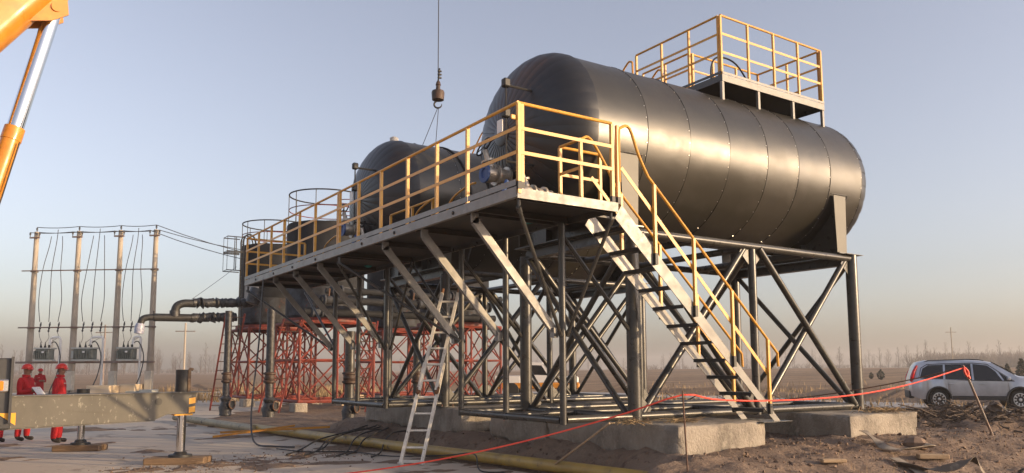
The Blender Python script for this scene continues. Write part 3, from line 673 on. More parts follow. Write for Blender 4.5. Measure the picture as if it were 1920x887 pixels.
# ------------------------------------------------------------------ pipes and bars on the ground
def one(name, m, mt, label, cat, group=None): return tag(m.build(name, mt), label, cat, group)
one('coated_pipe', MB().tube((5.94, 20.9, 0.125), (7.62, 6.9, 0.14), 0.095, 20), m_ypipe, 'long dull yellow coated pipe lying along the edge of the pad', 'pipe')
one('dusty_pipe', MB().tube((5.2, 27.2, 0.12), (5.84, 20.6, 0.12), 0.1, 20), m_ypipe2, 'dusty cream pipe lying left of the crossed orange bars', 'pipe')
one('steel_bar', MB().beam((4.55, 19.4, 0.06), (6.32, 18.85, 0.275), 0.05, 0.05), m_orangebar, 'longer orange steel bar lying across the pipe', 'bar', 'orange bars')
one('steel_bar', MB().beam((4.9, 20.1, 0.1), (6.75, 17.7, 0.29), 0.05, 0.05), m_orangebar, 'shorter orange steel bar crossing under the other by the pipe', 'bar', 'orange bars')
random.seed(3)
for i in range(6):
    a = V((5.3+0.22*i, 15.6-0.25*i+random.uniform(-.3, .3), 0.04)); b = V((7.2+random.uniform(0, .5), 17.2-0.35*i+random.uniform(-.4, .4), 0.27))
    mid = a.lerp(b, 0.5)+V((random.uniform(-.2, .2), random.uniform(-.4, .4), 0.07+0.015*i))
    one("black_cable", MB().path(spline([a+V((-0.5, -0.7, 0.0)), a, a.lerp(mid, .5)+V((0, .1, .03)), mid, mid.lerp(b, .5)+V((.05, -.1, .04)), b, b+V((.5, .6, .02))], 5), 0.016, 6), m_black, 'black power cable tangled over the yellow pipe', 'cable', 'tangled black cables')
one('loose_cable', MB().path(spline([(5.0, 16.0, .03), (5.3, 15.1, .03), (6.0, 14.6, .03), (6.3, 13.4, .03), (6.75, 12.2, 0.12), (6.8, 11.3, .22), (6.5, 10.6, .04), (6.7, 10.2, .04), (6.2, 9.9, .04)], 6), 0.012, 6), m_black, 'thin black cable looping past the foot of the ladder', 'cable')
one('hanging_hose', MB().path(spline([(5.35, 18.4, 3.95), (5.32, 18.4, 3.5), (5.25, 18.35, 2.2), (5.1, 18.2, 0.9), (4.97, 17.7, 0.25), (4.95, 17.2, 0.03), (5.1, 16.6, .03), (5.4, 16.1, .03)], 6), 0.02, 6), m_wire, 'grey hose hanging from the walkway down to the ground', 'hose')

# ------------------------------------------------------------------ barrier rope and stakes
one('rebar_stake', MB().tube((7.36, 7.05, 0.05), (7.42, 7.17, 1.32), 0.011, 7), m_rust, 'thin upright stake in front of the stair foot block', 'stake', 'barrier stakes')
one('rebar_stake', MB().tube((15.6, 7.18, 0.0), (14.45, 7.18, 1.64), 0.022, 7), m_galv, 'leaning metal stake in front of the silver car', 'stake', 'barrier stakes')
one('wooden_rod', MB().tube((7.3, 9.85, 0.1), (6.52, 7.55, 0.93), 0.014, 7), m_plank, 'thin brown rod leaning beside the yellow pipe in front of the frame corner', 'rod')
rope = spline(sagline((4.1, 11.5, 0.03), (7.42, 7.17, 1.27), 0.16, 8)+[V((8.0, 7.2, 1.2)), V((8.9, 7.22, 1.155)), V((10.2, 7.25, 1.15)), V((11.3, 7.25, 1.19)), V((12.3, 7.25, 1.27)), V((13.3, 7.22, 1.4)), V((14.48, 7.18, 1.6))], 3)
one('barrier_rope', MB().path(rope, 0.012, 6), m_tape, 'red barrier rope strung across the site between the stakes', 'rope')
one('barrier_rope', MB().path(spline(sagline((14.49, 7.2, 1.6), (11.2, 12.9, 0.9), 0.28, 8), 2), 0.012, 6), m_rust, 'darker red cord running back from the leaning stake past the frame', 'rope')
one('rope_knot', MB().path(spline([(14.45, 7.15, 1.6), (14.5, 7.12, 1.52), (14.46, 7.12, 1.45), (14.4, 7.13, 1.53), (14.46, 7.16, 1.6), (14.53, 7.14, 1.48), (14.55, 7.12, 1.4)], 5), 0.02, 6), m_tape, 'red knot of rope at the top of the leaning stake', 'knot')

# ------------------------------------------------------------------ mobile crane
cr = thing('mobile_crane', (-3.0, 14.8, 0), 'orange mobile crane with boom, chrome cylinder and grey outrigger at the left edge', 'crane')
Bp = V((0.248, 14.835, 7.213)); Tip = V((8.6, 15.95, 19.5)); bd = (Tip-Bp).normalized()
bs = bd.cross(V((0, 0, 1))).normalized(); bn = bs.cross(bd).normalized()      # bs sideways, bn upward
def boom_section(a, b, w, h, name):
    prof = [(-w, h), (-w, 0.28*w+0.15)]+[(-w*math.cos(t), 0.28*w+0.15-(0.28*w+0.15)*math.sin(t)) for t in [math.pi/2*k/6 for k in range(1, 7)]]
    prof = prof+[(-x, z) for x, z in prof[:-1][::-1]]
    m = MB(); n = len(prof)
    vs = [Bp+bd*t+bs*x+bn*z for t in (a, b) for x, z in prof]
    m.add(vs, [(i, (i+1) % n, n+(i+1) % n, n+i) for i in range(n)], True); m.add([vs[i] for i in range(n)], [list(range(n))]); m.add([vs[n+i] for i in range(n)], [list(range(n))])
    return m.build(name, m_crane, cr)
o = boom_section(-7.5, 1.55, 0.36, 1.0, 'boom_base')
q = MB()
for t, z in ((-0.7, 0.55), (-0.55, 0.62), (-0.78, 0.72)): q.box(Bp+bd*t+bs*0.363+bn*z, (0.2, 0.004, 0.05), Matrix((bd, bs, bn)).transposed())
q.build('boom_marking', m_black, o)
boom_section(1.5, 8.5, 0.32, 0.9, 'boom_stage'); boom_section(8.4, 15.3, 0.28, 0.8, 'boom_stage')
C0, C1, C2 = V((0.634, 14.887, 7.667)), V((0.198, 14.828, 5.547)), V((-0.75, 14.7, 1.2))
MB().tube(C0, C1-(C0-C1).normalized()*0.2, 0.125, 28).build('cylinder_rod', m_chrome, cr)
MB().lathe([(0, 0.15), (0.22, 0.152), (0.23, 0.142), (4.4, 0.142)], C1, C2-C1, 28).build('cylinder_barrel', m_crane, cr)
for s in (-1, 1):
    g = MB(); k = Bp+bd*0.35
    A = [k+bd*0.9+bn*0.12, k-bd*0.25+bn*0.05, C0+bd*-0.22-bn*0.1, C0+bd*0.05-bn*0.2, C0+bd*0.22-bn*0.05]
    vs = [p+bs*(s*0.19+d) for d in (-0.02, 0.02) for p in A]; n = len(A)
    g.add(vs, [list(range(n)), list(range(2*n-1, n-1, -1))]+[(i, i+n, (i+1) % n+n, (i+1) % n) for i in range(n)]); g.build('rod_bracket', m_crane, cr)
MB().tube(C0-bs*0.24, C0+bs*0.24, 0.075, 16).build('bracket_pin', m_crane, cr)
ca_ = (C2-C1).normalized()
for k in (-1, 1): MB().path([C1+ca_*0.3+bs*0.06*k-bn*0.0+V((0.13, -0.1, 0.02)), C1+ca_*1.2+bs*0.06*k+V((0.14, -0.1, 0)), C1+ca_*4.0+bs*0.06*k+V((0.13, -0.1, 0))], 0.012, 6).build('hydraulic_hose', m_black, cr)
MB().box(Bp+bd*-0.2+bs*0.364+bn*0.75, (1.6, 0.004, 0.07), Matrix((bd, bs, bn)).transposed()).build('boom_stripe', m_dkgrey, o)
JK = V((2.93, 14.76, 0)); LE = V((0.40, 14.36, 0)); od = (JK-LE).normalized(); on = V((-od.y, od.x, 0)); Rm = Matrix((od, on, V((0, 0, 1)))).transposed()
m = MB(); L_ = (JK-LE).length+0.16
def bx(u, v, z): return LE+od*u+on*v+V((0, 0, z))
prof = [(-1.6, 0.72), (2.05, 0.775), (2.25, 0.86), (L_, 0.86), (L_+0.02, 1.225), (-1.6, 1.21)]
nn = len(prof); vs = [bx(u, v, z) for v in (-0.17, 0.17) for u, z in prof]
m.add(vs, [list(range(nn)), list(range(2*nn-1, nn-1, -1))]+[(i, i+nn, (i+1) % nn+nn, (i+1) % nn) for i in range(nn)])
ob = m.build('outrigger_beam', m_outr, cr)
MB().box(bx(0.8, 0, 1.226), (L_+1.55, 0.42, 0.018), Rm).build('top_flange', m_outr, ob)
MB().box(bx(0.55, 0, 0.742), (3.0, 0.38, 0.014), Rm @ Matrix.Rotation(R(-0.9), 3, 'Y')).build('bottom_flange', m_outr, ob)
MB().lathe([(0, 0.06), (0.006, 0.06)], bx(2.1, -0.171, 1.08), -on, 18).build('pin_hole', m_black, ob)
MB().box(bx(1.3, -0.172, 0.93), (1.2, 0.006, 0.008), Rm @ Matrix.Rotation(R(5), 3, 'Y')).build('weld_seam', m_outr, ob)
mk = MB(); mk.prism([(0, 0), (0.1, 0.0), (0.1, 0.17), (0, 0.1)], 1, -0.004, 0.004); 
for a, z in ((L_-0.13, 1.02), (L_-0.13, 0.87)):
    w_ = MB(); w_.add([bx(a+p[0], -0.174, z+p[1]) for p in ((0.02, 0), (0.13, 0.02), (0.13, 0.12), (0.02, 0.1))], [(0, 1, 2, 3)]); w_.build('warning_stripe', m_lampy, ob)
MB().tube((JK.x, JK.y, 0.86), (JK.x, JK.y, 1.62), 0.125, 24).build('jack_cylinder', m_black, cr)
MB().path(spline([bx(2.62, -0.12, 1.22), bx(2.62, -0.12, 1.6), bx(2.68, -0.1, 1.62)], 3), 0.028, 8).build('hydraulic_pipe', m_timber, cr)
MB().box((JK.x, JK.y, 0.845), (0.3, 0.3, 0.03)).build('jack_collar', m_lampy, cr)
MB().tube((JK.x, JK.y, 0.2), (JK.x, JK.y, 0.85), 0.075, 24).build('jack_rod', m_chrome, cr)
MB().lathe([(0, 0.2), (0.04, 0.19), (0.045, 0.12), (0.08, 0.1), (0.1, 0.06)], (JK.x, JK.y, 0.115), (0, 0, 1), 20).build('jack_foot', m_black, cr)
# the second outrigger
K2 = V((1.72, 18.3, 0))
MB().box((K2.x-1.3, K2.y-0.1, 0.86), (2.9, 0.32, 0.36)).build('outrigger_beam', m_outr, cr)
MB().tube((K2.x, K2.y, 0.68), (K2.x, K2.y, 1.24), 0.12, 20).build('jack_cylinder', m_black, cr)
MB().tube((K2.x, K2.y, 0.2), (K2.x, K2.y, 0.7), 0.068, 20).build('jack_rod', m_chrome, cr)
MB().lathe([(0, 0.19), (0.04, 0.18), (0.045, 0.12), (0.09, 0.1), (0.11, 0.06)], (K2.x, K2.y, 0.125), (0, 0, 1), 20).build('jack_foot', m_black, cr)
# outrigger housing at the frame's edge
hb = MB(); hb.cbox((-0.55, 14.25, 1.27), (1.86, 0.5, 1.06), 0.02); hbo = hb.build('outrigger_housing', m_dkgrey, cr)
MB().box((0.36, 13.985, 1.33), (0.035, 0.12, 0.98)).build('housing_flange', m_dkgrey, hbo)
ml = MB(); ml.cbox((0.2, 13.98, 1.39), (0.28, 0.06, 0.19), 0.02); mo_ = ml.build('marker_lamp', m_steel, hbo)
MB().cbox((0.15, 13.945, 1.39), (0.22, 0.03, 0.14), 0.01).build('lamp_lens', m_lamp, mo_)
MB().prism([(0.2, 0.985), (0.44, 0.985), (0.44, 0.8)], 1, 13.985, 13.992).build('warning_mark', m_lampy, hbo)
# carrier standing outside the frame
MB().cbox((-3.2, 16.5, 1.15), (2.5, 11.5, 0.7), 0.05).build('carrier_deck', m_dkgrey, cr)
MB().cbox((-3.0, 14.7, 2.1), (2.3, 3.4, 1.1), 0.08).build('turntable', m_crane, cr)
for y in (12.2, 13.6, 19.5, 21.0):
    for x in (-4.3, -2.1): MB().lathe([(-0.16, 0.3), (-0.16, 0.5), (-0.12, 0.55), (0.12, 0.55), (0.16, 0.5), (0.16, 0.3)], (x, y, 0.55), (1, 0, 0), 24).build('wheel', m_tyre, cr)
def pad_timber(c, s, rz, label):
    t = thing('timber_pad', (c[0], c[1], 0), label, 'timber', 'outrigger timber pads', rz)
    for i, k in enumerate((-1, 1)):
        MB().cbox((0.02*k, k*s[1]/4, s[2]/2), (s[0], s[1]/2-0.012, s[2]), 0.018).build('sleeper', m_timber, t, local=True)
pad_timber((JK.x-0.03, JK.y, 0), (1.0, 0.44, 0.115), R(-26), 'thick timber pad under the nearer outrigger foot')
pad_timber((K2.x, K2.y, 0), (0.9, 0.4, 0.125), R(-26), 'timber pad under the outrigger foot beside the worker')

# crane hook, rope and slings
hk = thing('crane_hook', (8.6, 15.95, 7.78), 'rusty crane hook ball hanging over the farther tank', 'hook')
hx, hy = 8.6, 15.95
MB().lathe([(0, 0.07), (0.02, 0.14), (0.2, 0.155), (0.24, 0.14), (0.25, 0.05)], (hx, hy, 7.95), (0, 0, 1), 20).build('hook_ball', m_hook, hk)
MB().lathe([(0, 0.06), (0.12, 0.05), (0.14, 0.065), (0.2, 0.05), (0.24, 0.03)], (hx, hy, 8.2), (0.03, 0, 1), 12).build('swivel', m_hook, hk)
MB().path([(hx+math.cos(a)*0.075*1, hy-math.cos(a)*0.05, 7.86+math.sin(a)*0.085) for a in [R(100+k*15) for k in range(19)]], [0.022]*13+[0.02, 0.018, 0.016, 0.013, 0.01, 0.006], 8).build('hook', m_wire, hk)
cl = MB()
for z in (8.52, 8.6, 8.68): cl.cbox((hx+0.03, hy-0.02, z), (0.1, 0.05, 0.04), 0.01)
cl.build('rope_clips', m_black, hk)
MB().tube((hx, hy, 8.42), (hx+0.03, hy-0.02, 8.75), 0.02, 6).build('rope_socket', m_black, hk)
MB().tube((hx, hy, 8.4), (Tip.x, Tip.y, Tip.z), 0.011, 6).build('hoist_rope', m_wire, hk)
sl_ = thing('wire_sling', (8.6, 16.1, 6.8), 'thin two leg wire sling between crane hook and farther tank', 'sling')
MB().path([(hx, hy, 7.79), (8.35, 16.3, 6.84)], 0.008, 5).build('sling_leg', m_wire, sl_); MB().path([(hx+0.01, hy-0.01, 7.79), (8.62, 16.1, 6.84)], 0.008, 5).build('sling_leg', m_wire, sl_)
yb = YC+DY
def over(x, a0, a1, n, dx=0, lift=0.02): return [V((x+dx*i/n, yb-(TR+lift)*math.sin(R(a0+(a1-a0)*i/n)), ZC+(TR+lift)*math.cos(R(a0+(a1-a0)*i/n)))) for i in range(n+1)]
one('tank_cable', MB().path([V((7.9, yb+0.3, ZC+TR+0.03)), V((8.2, yb+0.1, ZC+TR+0.1)), V((8.45, yb+0.05, ZC+TR+0.03))]+over(8.6, 0, 100, 16, 0.3)+[V((8.9, yb-TR-0.05, 4.6)), V((8.8, yb-1.3, 3.9))], 0.022, 6), m_black, 'black cable draped over the farther tank', 'cable')
one('lifting_eye', MB().lathe([(0, 0.1), (0.12, 0.1), (0.15, 0.05)], (7.62, yb, ZC+TR), (0, 0, 1), 12), m_dullwhite, 'small pale stub on top of the farther tank', 'stub')

# ------------------------------------------------------------------ older vertical tanks on red lattice towers
def tower(cx, cy, label):
    t = thing('lattice_tower', (cx, cy, 0), label, 'tower', 'red lattice towers')
    w = 1.55; z0, z1 = 0.35, 3.55; zm = 2.0
    cs = [(cx-w, cy-w), (cx+w, cy-w), (cx+w, cy+w), (cx-w, cy+w)]
    for x, y in cs:
        MB().tube((x, y, z0), (x, y, z1), 0.06, 8).build('leg', m_redsteel, t)
        MB().cbox((x, y, 0.17), (0.5, 0.7, 0.36), 0.03).build('footing', m_carton if (x*7+y) % 2 > 1 else m_conc, t)
    for i in range(4):
        a, b = cs[i], cs[(i+1) % 4]
        for z, r in ((z0+0.04, 0.07), (zm, 0.05), (z1-0.05, 0.07)): MB().tube((*a, z), (*b, z), r, 6).build('girt', m_redsteel, t)
        md = ((a[0]+b[0])/2, (a[1]+b[1])/2)
        MB().tube((*md, z0), (*md, z1), 0.045, 6).build('leg', m_redsteel, t)
        for p, q in ((a, md), (md, b)):
            for za, zb in ((z0+0.05, zm), (zm, z1-0.05)):
                MB().tube((*p, za), (*q, zb), 0.032, 6).build('brace', m_redsteel, t); MB().tube((*q, za), (*p, zb), 0.032, 6).build('brace', m_redsteel, t)
    rg = MB(); rg.lathe([(0, 1.72), (0.16, 1.72), (0.16, 1.2), (0, 1.2)], (cx, cy, z1-0.02), (0, 0, 1), 32, smooth=False); rg.build('ring_beam', m_redsteel, t)
    return t
def vtank(cx, cy, label, zt, rail_z=1.12, patch=True, red=False):
    t = thing('vertical_tank', (cx, cy, 3.7), label, 'tank', 'older vertical tanks')
    r = 1.6
    MB().lathe([(0, 1.5), (0.1, 1.58), (1.3, 1.58)], (cx, cy, 3.7), (0, 0, 1), 40).build('tank_base', m_tankbase, t)
    m = MB(); n = 48; vs = []
    for j, z in enumerate((4.95, 5.5, 6.1, 6.7, zt-0.08, zt)):
        for k in range(n):
            a = 2*math.pi*k/n; rr = r+0.02*noise.noise(V((3*math.cos(a), 3*math.sin(a), z)))+0.012*(k % 6 == 0); vs.append((cx+rr*math.cos(a), cy+rr*math.sin(a), z+(0.06*noise.noise(V((2*math.cos(a)+cx, 2*math.sin(a), 1))) if j == 5 else 0)))
    m.add(vs, [(j*n+k, j*n+(k+1) % n, (j+1)*n+(k+1) % n, (j+1)*n+k) for j in range(5) for k in range(n)], True); m.add([vs[5*n+k] for k in range(n)], [list(range(n))]); m.build('shell', m_oldtank, t, sharp=60)
    if patch:
        m = MB(); vs = []
        for z in (4.9, 5.4, 5.9+0.0):
            for k in range(7): a = R(198+k*5); vs.append((cx+(r+0.025)*math.cos(a), cy+(r+0.025)*math.sin(a), z+(0.12*math.sin(k*2.1) if z > 5.8 else 0)))
        m.add(vs, [(j*7+k, j*7+k+1, (j+1)*7+k+1, (j+1)*7+k) for j in range(2) for k in range(6)], True); m.build('torn_patch', m_patch, t)
    mr = m_redsteel if red else m_black
    for h, rr in ((rail_z, 0.03), (rail_z*0.5, 0.02)):
        MB().path([(cx+(r-0.05)*math.cos(2*math.pi*k/40), cy+(r-0.05)*math.sin(2*math.pi*k/40), zt+h) for k in range(40)], rr, 6, closed=True).build('ring_rail', mr if h > 1 else m_redsteel, t)
    for k in range(10): a = 2*math.pi*k/10+0.3; MB().tube((cx+(r-0.05)*math.cos(a), cy+(r-0.05)*math.sin(a), zt-0.05), (cx+(r-0.05)*math.cos(a), cy+(r-0.05)*math.sin(a), zt+rail_z), 0.018, 5).build('rail_post', mr, t)
    for k, z in ((0, zt+rail_z*0.85), (1, zt+rail_z*0.45)):
        MB().path([(cx+0.75+0.45*math.cos(2*math.pi*q/20), cy-0.5+0.45*math.sin(2*math.pi*q/20), z) for q in range(20)], 0.02, 5, closed=True).build('hatch_rail', m_redsteel, t)
    for q in range(4): a = q*1.57; MB().tube((cx+0.75+0.45*math.cos(a), cy-0.5+0.45*math.sin(a), zt-0.03), (cx+0.75+0.45*math.cos(a), cy-0.5+0.45*math.sin(a), zt+rail_z*0.85), 0.016, 5).build('rail_post', m_black, t)
    return t
TW = [(11.4, 37.5), (11.7, 31.5), (17.9, 31.5), (17.9, 37.5)]
tower(*TW[0], 'leftmost red lattice tower, behind the tall leaning ladders'); tower(*TW[1], 'red lattice tower standing below the middle of the walkway')
tower(*TW[2], 'red lattice tower seen through the frame right of the aluminium ladder'); tower(*TW[3], 'red lattice tower farthest back behind the others')
vtank(*TW[0], 'dark old vertical tank at the far left end of the walkway', 7.45)
vtank(*TW[1], 'dark old vertical tank with tall ring rail, second from the left', 7.6, 1.3)
vtank(*TW[2], 'dark old vertical tank hidden behind the farther horizontal tank', 6.4, 1.0, False, True)
vtank(*TW[3], 'dark old vertical tank farthest back, only its base showing', 6.4, 1.0, False, True)
# access ladder with a cage hanging beside the left tank
ca = thing('caged_ladder', (9.5, 36.6, 2.9), 'black steel landing cage and ladder beside the left old tank', 'ladder')
cx_, cy_ = 9.62, 36.5
for dx in (-0.0, 0.0): pass
MB().path(spline([(cx_+0.55, cy_, 7.45), (cx_+0.45, cy_, 7.75), (cx_+0.2, cy_, 7.85), (cx_, cy_, 7.6), (cx_, cy_, 6.8), (cx_, cy_, 3.0)], 5), 0.04, 6).build('ladder_stile', m_black, ca)
MB().path(spline([(cx_+0.55, cy_+0.45, 7.45), (cx_+0.45, cy_+0.45, 7.75), (cx_+0.2, cy_+0.45, 7.85), (cx_, cy_+0.45, 7.6), (cx_, cy_+0.45, 6.8), (cx_, cy_+0.45, 3.0)], 5), 0.03, 6).build('ladder_stile', m_black, ca)
for i in range(15): MB().tube((cx_, cy_, 3.2+0.3*i), (cx_, cy_+0.45, 3.2+0.3*i), 0.014, 5).build('rung', m_black, ca)
for z in (6.15, 6.98, 7.03, 7.7): MB().path([(cx_, cy_, z), (cx_-0.72, cy_, z), (cx_-0.72, cy_+0.7, z), (cx_, cy_+0.7, z)], 0.024, 5).build('cage_rail', m_black, ca)
for dx, dy in ((-0.72, 0), (-0.72, 0.7), (-0.4, 0), (-0.33, 0)): MB().tube((cx_+dx, cy_+dy, 6.15), (cx_+dx, cy_+dy, 7.7), 0.02 if dx > -0.7 else 0.012, 5).build('cage_post', m_black, ca)
def lean(p, q, w, n, label, mt):
    p, q = V(p), V(q); d = (q-p).normalized(); s = V((0.83, -0.557, 0)); t = thing('steel_ladder', p, label, 'ladder', 'leaning steel ladders')
    for k in (-w/2, w/2): MB().beam(p+s*k, q+s*k, 0.045, 0.06, s).build('stile', mt, t)
    for i in range(n): c = p.lerp(q, (i+0.6)/n); MB().tube(c-s*w/2, c+s*w/2, 0.018, 5).build('rung', m_rust, t)
lean((8.0, 33.2, 0), (8.2, 32.0, 3.85), 0.75, 11, 'tall brown steel ladder leaning leftmost, up to the black pipes', m_redsteel)
lean((8.9, 29.6, 0), (9.9, 30.0, 3.6), 0.75, 10, 'red steel ladder leaning between the first two black riser pipes', m_redsteel)
lean((11.2, 26.9, 0.1), (12.4, 28.6, 3.5), 0.75, 10, 'red steel ladder leaning nearest, left of the vertical grey riser', m_redsteel)

# black lagged pipes
PYL = 33.8
def bumpy(p, q, r, n, seed, amp=0.05):
    p, q = V(p), V(q); m = MB()
    m.path([p.lerp(q, i/n)+V((0, 0, amp*0.7*noise.noise(V((i*0.7, seed, 0))))) for i in range(n+1)], [r*(1+amp*6*noise.noise(V((i*0.9, seed, 5)))) for i in range(n+1)], 12); return m
pu = thing('lagged_pipe', (7.5, PYL, 3.6), 'upper black lagged pipe with a down turned bend at its open end', 'pipe')
bumpy((6.95, PYL, 4.36), (9.4, PYL, 4.46), 0.19, 34, 2, 0.1).build('pipe_run', m_wrap, pu)
MB().path(spline([(6.95, PYL, 4.33), (6.6, PYL, 4.32), (6.36, PYL, 4.2), (6.28, PYL, 3.95), (6.28, PYL, 3.75)], 5), 0.165, 14).build('bend', m_black, pu)
MB().tube((6.28, PYL, 4.02), (6.28, PYL, 3.78), 0.2, 14).build('flange', m_wrap, pu)
pl_ = thing('lagged_pipe', (7.0, PYL, 3.3), 'lower black pipe ending in a spout wrapped with plastic', 'pipe')
MB().tube((5.5, PYL, 3.72), (7.0, PYL, 3.74), 0.16, 14).build('pipe_run', m_black, pl_)
bumpy((6.9, PYL, 3.74), (8.7, PYL, 3.84), 0.185, 30, 9, 0.12).build('lagging', m_wrap, pl_)
MB().path(spline([(5.55, PYL, 3.72), (5.25, PYL, 3.7), (5.08, PYL, 3.6), (5.03, PYL, 3.38)], 5), 0.13, 12).build('spout', m_black, pl_)
MB().lathe([(0, 0.15), (0.15, 0.19), (0.4, 0.17), (0.42, 0.02)], (5.03, PYL, 3.46), (-0.12, 0, -1), 12).build('plastic_wrap', mat('blue white film', (0.22, 0.24, 0.36), 0.35, c2=(0.45, 0.46, 0.5), scale=14), pl_)
MB().tube((5.5, PYL, 3.85), (5.5, PYL, 3.98), 0.03, 6).build('vent_stub', m_black, pl_)
one('oil_drum', MB().lathe([(0, 0.2), (0.02, 0.27), (0.3, 0.28), (0.32, 0.295), (0.34, 0.28), (0.66, 0.27), (0.68, 0.2)], (9.1, 33.0, 4.35), (0.35, 0, 1), 18), m_wrap, 'small black drum tilted on the pipes at the walkway end', 'drum')
def riser(x, y, r, z1, label, mt):
    t = thing('riser_pipe', (x, y, 0), label, 'pipe', 'vertical riser pipes')
    bumpy((x, y, 0.3), (x, y, z1), r, 18, x, 0.02).build('pipe_run', mt, t)
    MB().lathe([(0, r), (0.05, r*1.5), (0.1, r*1.5), (0.12, r*1.1), (0.2, r*1.3), (0.3, r*1.1), (0.32, r*1.5), (0.37, r*1.5), (0.4, r)], (x, y, 1.15), (0, 0, 1), 14).build('flange_joint', m_hook, t)
    v = MB(); v.lathe([(0, 0.1), (0.02, 0.22), (0.1, 0.2), (0.3, 0.24), (0.5, 0.15), (0.62, 0.2), (0.7, r)], (x, y, 0.0), (0, 0, 1), 12); vo = v.build('valve', m_wrap, t)
    MB().lathe([(0, 0.06), (0.25, 0.06), (0.27, 0.16), (0.3, 0.16)], (x, y, 0.35), (0.6, -0.8, 0.1), 12).build('bonnet', m_black, vo)
    MB().path([(x+0.25*0.6+0.8*0.16*math.cos(a), y-0.3+0.6*0.16*math.cos(a), 0.42+0.16*math.sin(a)) for a in [2*math.pi*k/14 for k in range(14)]], 0.02, 5, closed=True).build('handwheel', m_rust, vo)
riser(7.25, 29.2, 0.12, 3.75, 'leftmost black riser pipe with a flanged valve at its foot', m_wrap)
riser(8.1, 26.9, 0.14, 3.7, 'second black riser pipe from the left with valve at foot', m_wrap)
riser(9.75, 23.9, 0.16, 2.85, 'short thick grey riser pipe behind the far end of the frame', m_frame)
riser(11.9, 23.4, 0.13, 2.6, 'riser pipe behind the frame posts left of the aluminium ladder', m_frame)

# clutter of pipes hung between the old tanks and the walkway
rnd = random.Random(77)
CL = ['lowest', 'middle', 'topmost']
for i in range(3):
    z = 3.85+0.42*i; y = 29.2+rnd.uniform(-.5, .4); x0 = 9.6+rnd.uniform(0, 1.5); x1 = 19.5-rnd.uniform(0, 3)
    t = thing('pipe_rack_line', ((x0+x1)/2, y, z), f'{CL[i]} dark pipe line running past the old tank bases behind the walkway', 'pipe', 'dark pipe lines')
    bumpy((x0, y, z), (x1, y, z), 0.12+0.03*rnd.random(), 40, i*3.3, 0.06).build('pipe_run', m_oldtank, t)
    for k in range(4):
        x = x0+(x1-x0)*(k+rnd.random())/4
        MB().lathe([(0, 0.15), (0.05, 0.22), (0.12, 0.22), (0.13, 0.14), (0.3, 0.18), (0.42, 0.14), (0.43, 0.22), (0.5, 0.22), (0.52, 0.15)], (x, y, z), (1, 0, 0), 12).build('flanged_valve', m_oldtank if k % 2 else m_tankbase, t)
        MB().tube((x+0.25, y, z), (x+0.25, y-0.1, z+0.45), 0.03, 6).build('valve_stem', m_rust, t)
# ------------------------------------------------------------------ power poles and transformers
PP = [V((1.78, 44.2, 0)), V((3.48, 42.84, 0)), V((5.13, 41.5, 0)), V((6.52, 40.4, 0))]
pdir = (PP[3]-PP[0]).normalized(); pfr = V((-pdir.y, pdir.x, 0)); pfr = -pfr if pfr.y > 0 else pfr     # pfr: towards the camera
names = ['leftmost concrete power pole', 'second concrete power pole from the left', 'third concrete power pole from the left', 'rightmost concrete power pole, behind the black pipe spout']
for i, p in enumerate(PP):
    t = thing('power_pole', p, names[i], 'pole', 'concrete power poles')
    MB().tube(p, p+V((0, 0, 8.35)), 0.165, 16, 0.105).build('shaft', m_polec, t)
    MB().box(p+V((0, 0, 8.05))+pfr*0.13, (0.5, 0.07, 0.07), Matrix((pdir, pfr, V((0, 0, 1)))).transposed()).build('crossarm', m_galv, t)
    for s in (-0.24, 0, 0.24):
        q = p+pdir*s+V((0, 0, 8.1 if s else 8.35)); MB().lathe([(0, 0.02), (0.08, 0.02), (0.09, 0.045), (0.14, 0.035), (0.16, 0.045), (0.22, 0.02)], q+pfr*(0.13 if s else 0), (0, 0, 1), 8).build('insulator', m_cable, t)
    for z in (6.42, 3.68, 2.02): MB().lathe([(-0.04, 0.18), (0.04, 0.18)], p+V((0, 0, z)), (0, 0, 1), 12).build('band_clamp', m_galv, t)
    if i: 
        c = MB().cbox(p+pfr*0.24+pdir*0.1+V((0, 0, 1.15)), (0.34, 0.22, 0.9), 0.02, Matrix((pdir, pfr, V((0, 0, 1)))).transposed()).build('meter_cabinet', m_cabinet, t)
        MB().tube(p+pfr*0.24+pdir*0.1+V((0, 0, 0.7)), p+pfr*0.24+pdir*0.1, 0.03, 6).build('conduit', m_cable, t)
for z, lab, w in ((6.42, 'thin upper crossbar joining the four power poles', 0.05), (3.68, 'fuse crossbar joining the power poles at mid height', 0.06), (2.02, 'lowest rusty crossbar carrying the transformers', 0.1)):
    m = MB(); m.beam(PP[0]-pdir*0.5+pfr*0.2+V((0, 0, z)), PP[3]+pdir*0.3+pfr*0.2+V((0, 0, z)), w, w)
    one('crossbar', m, m_galv, lab, 'bar', 'pole crossbars')
rotp = Matrix((pdir, pfr, V((0, 0, 1)))).transposed()
bl = ['left', 'middle', 'right']
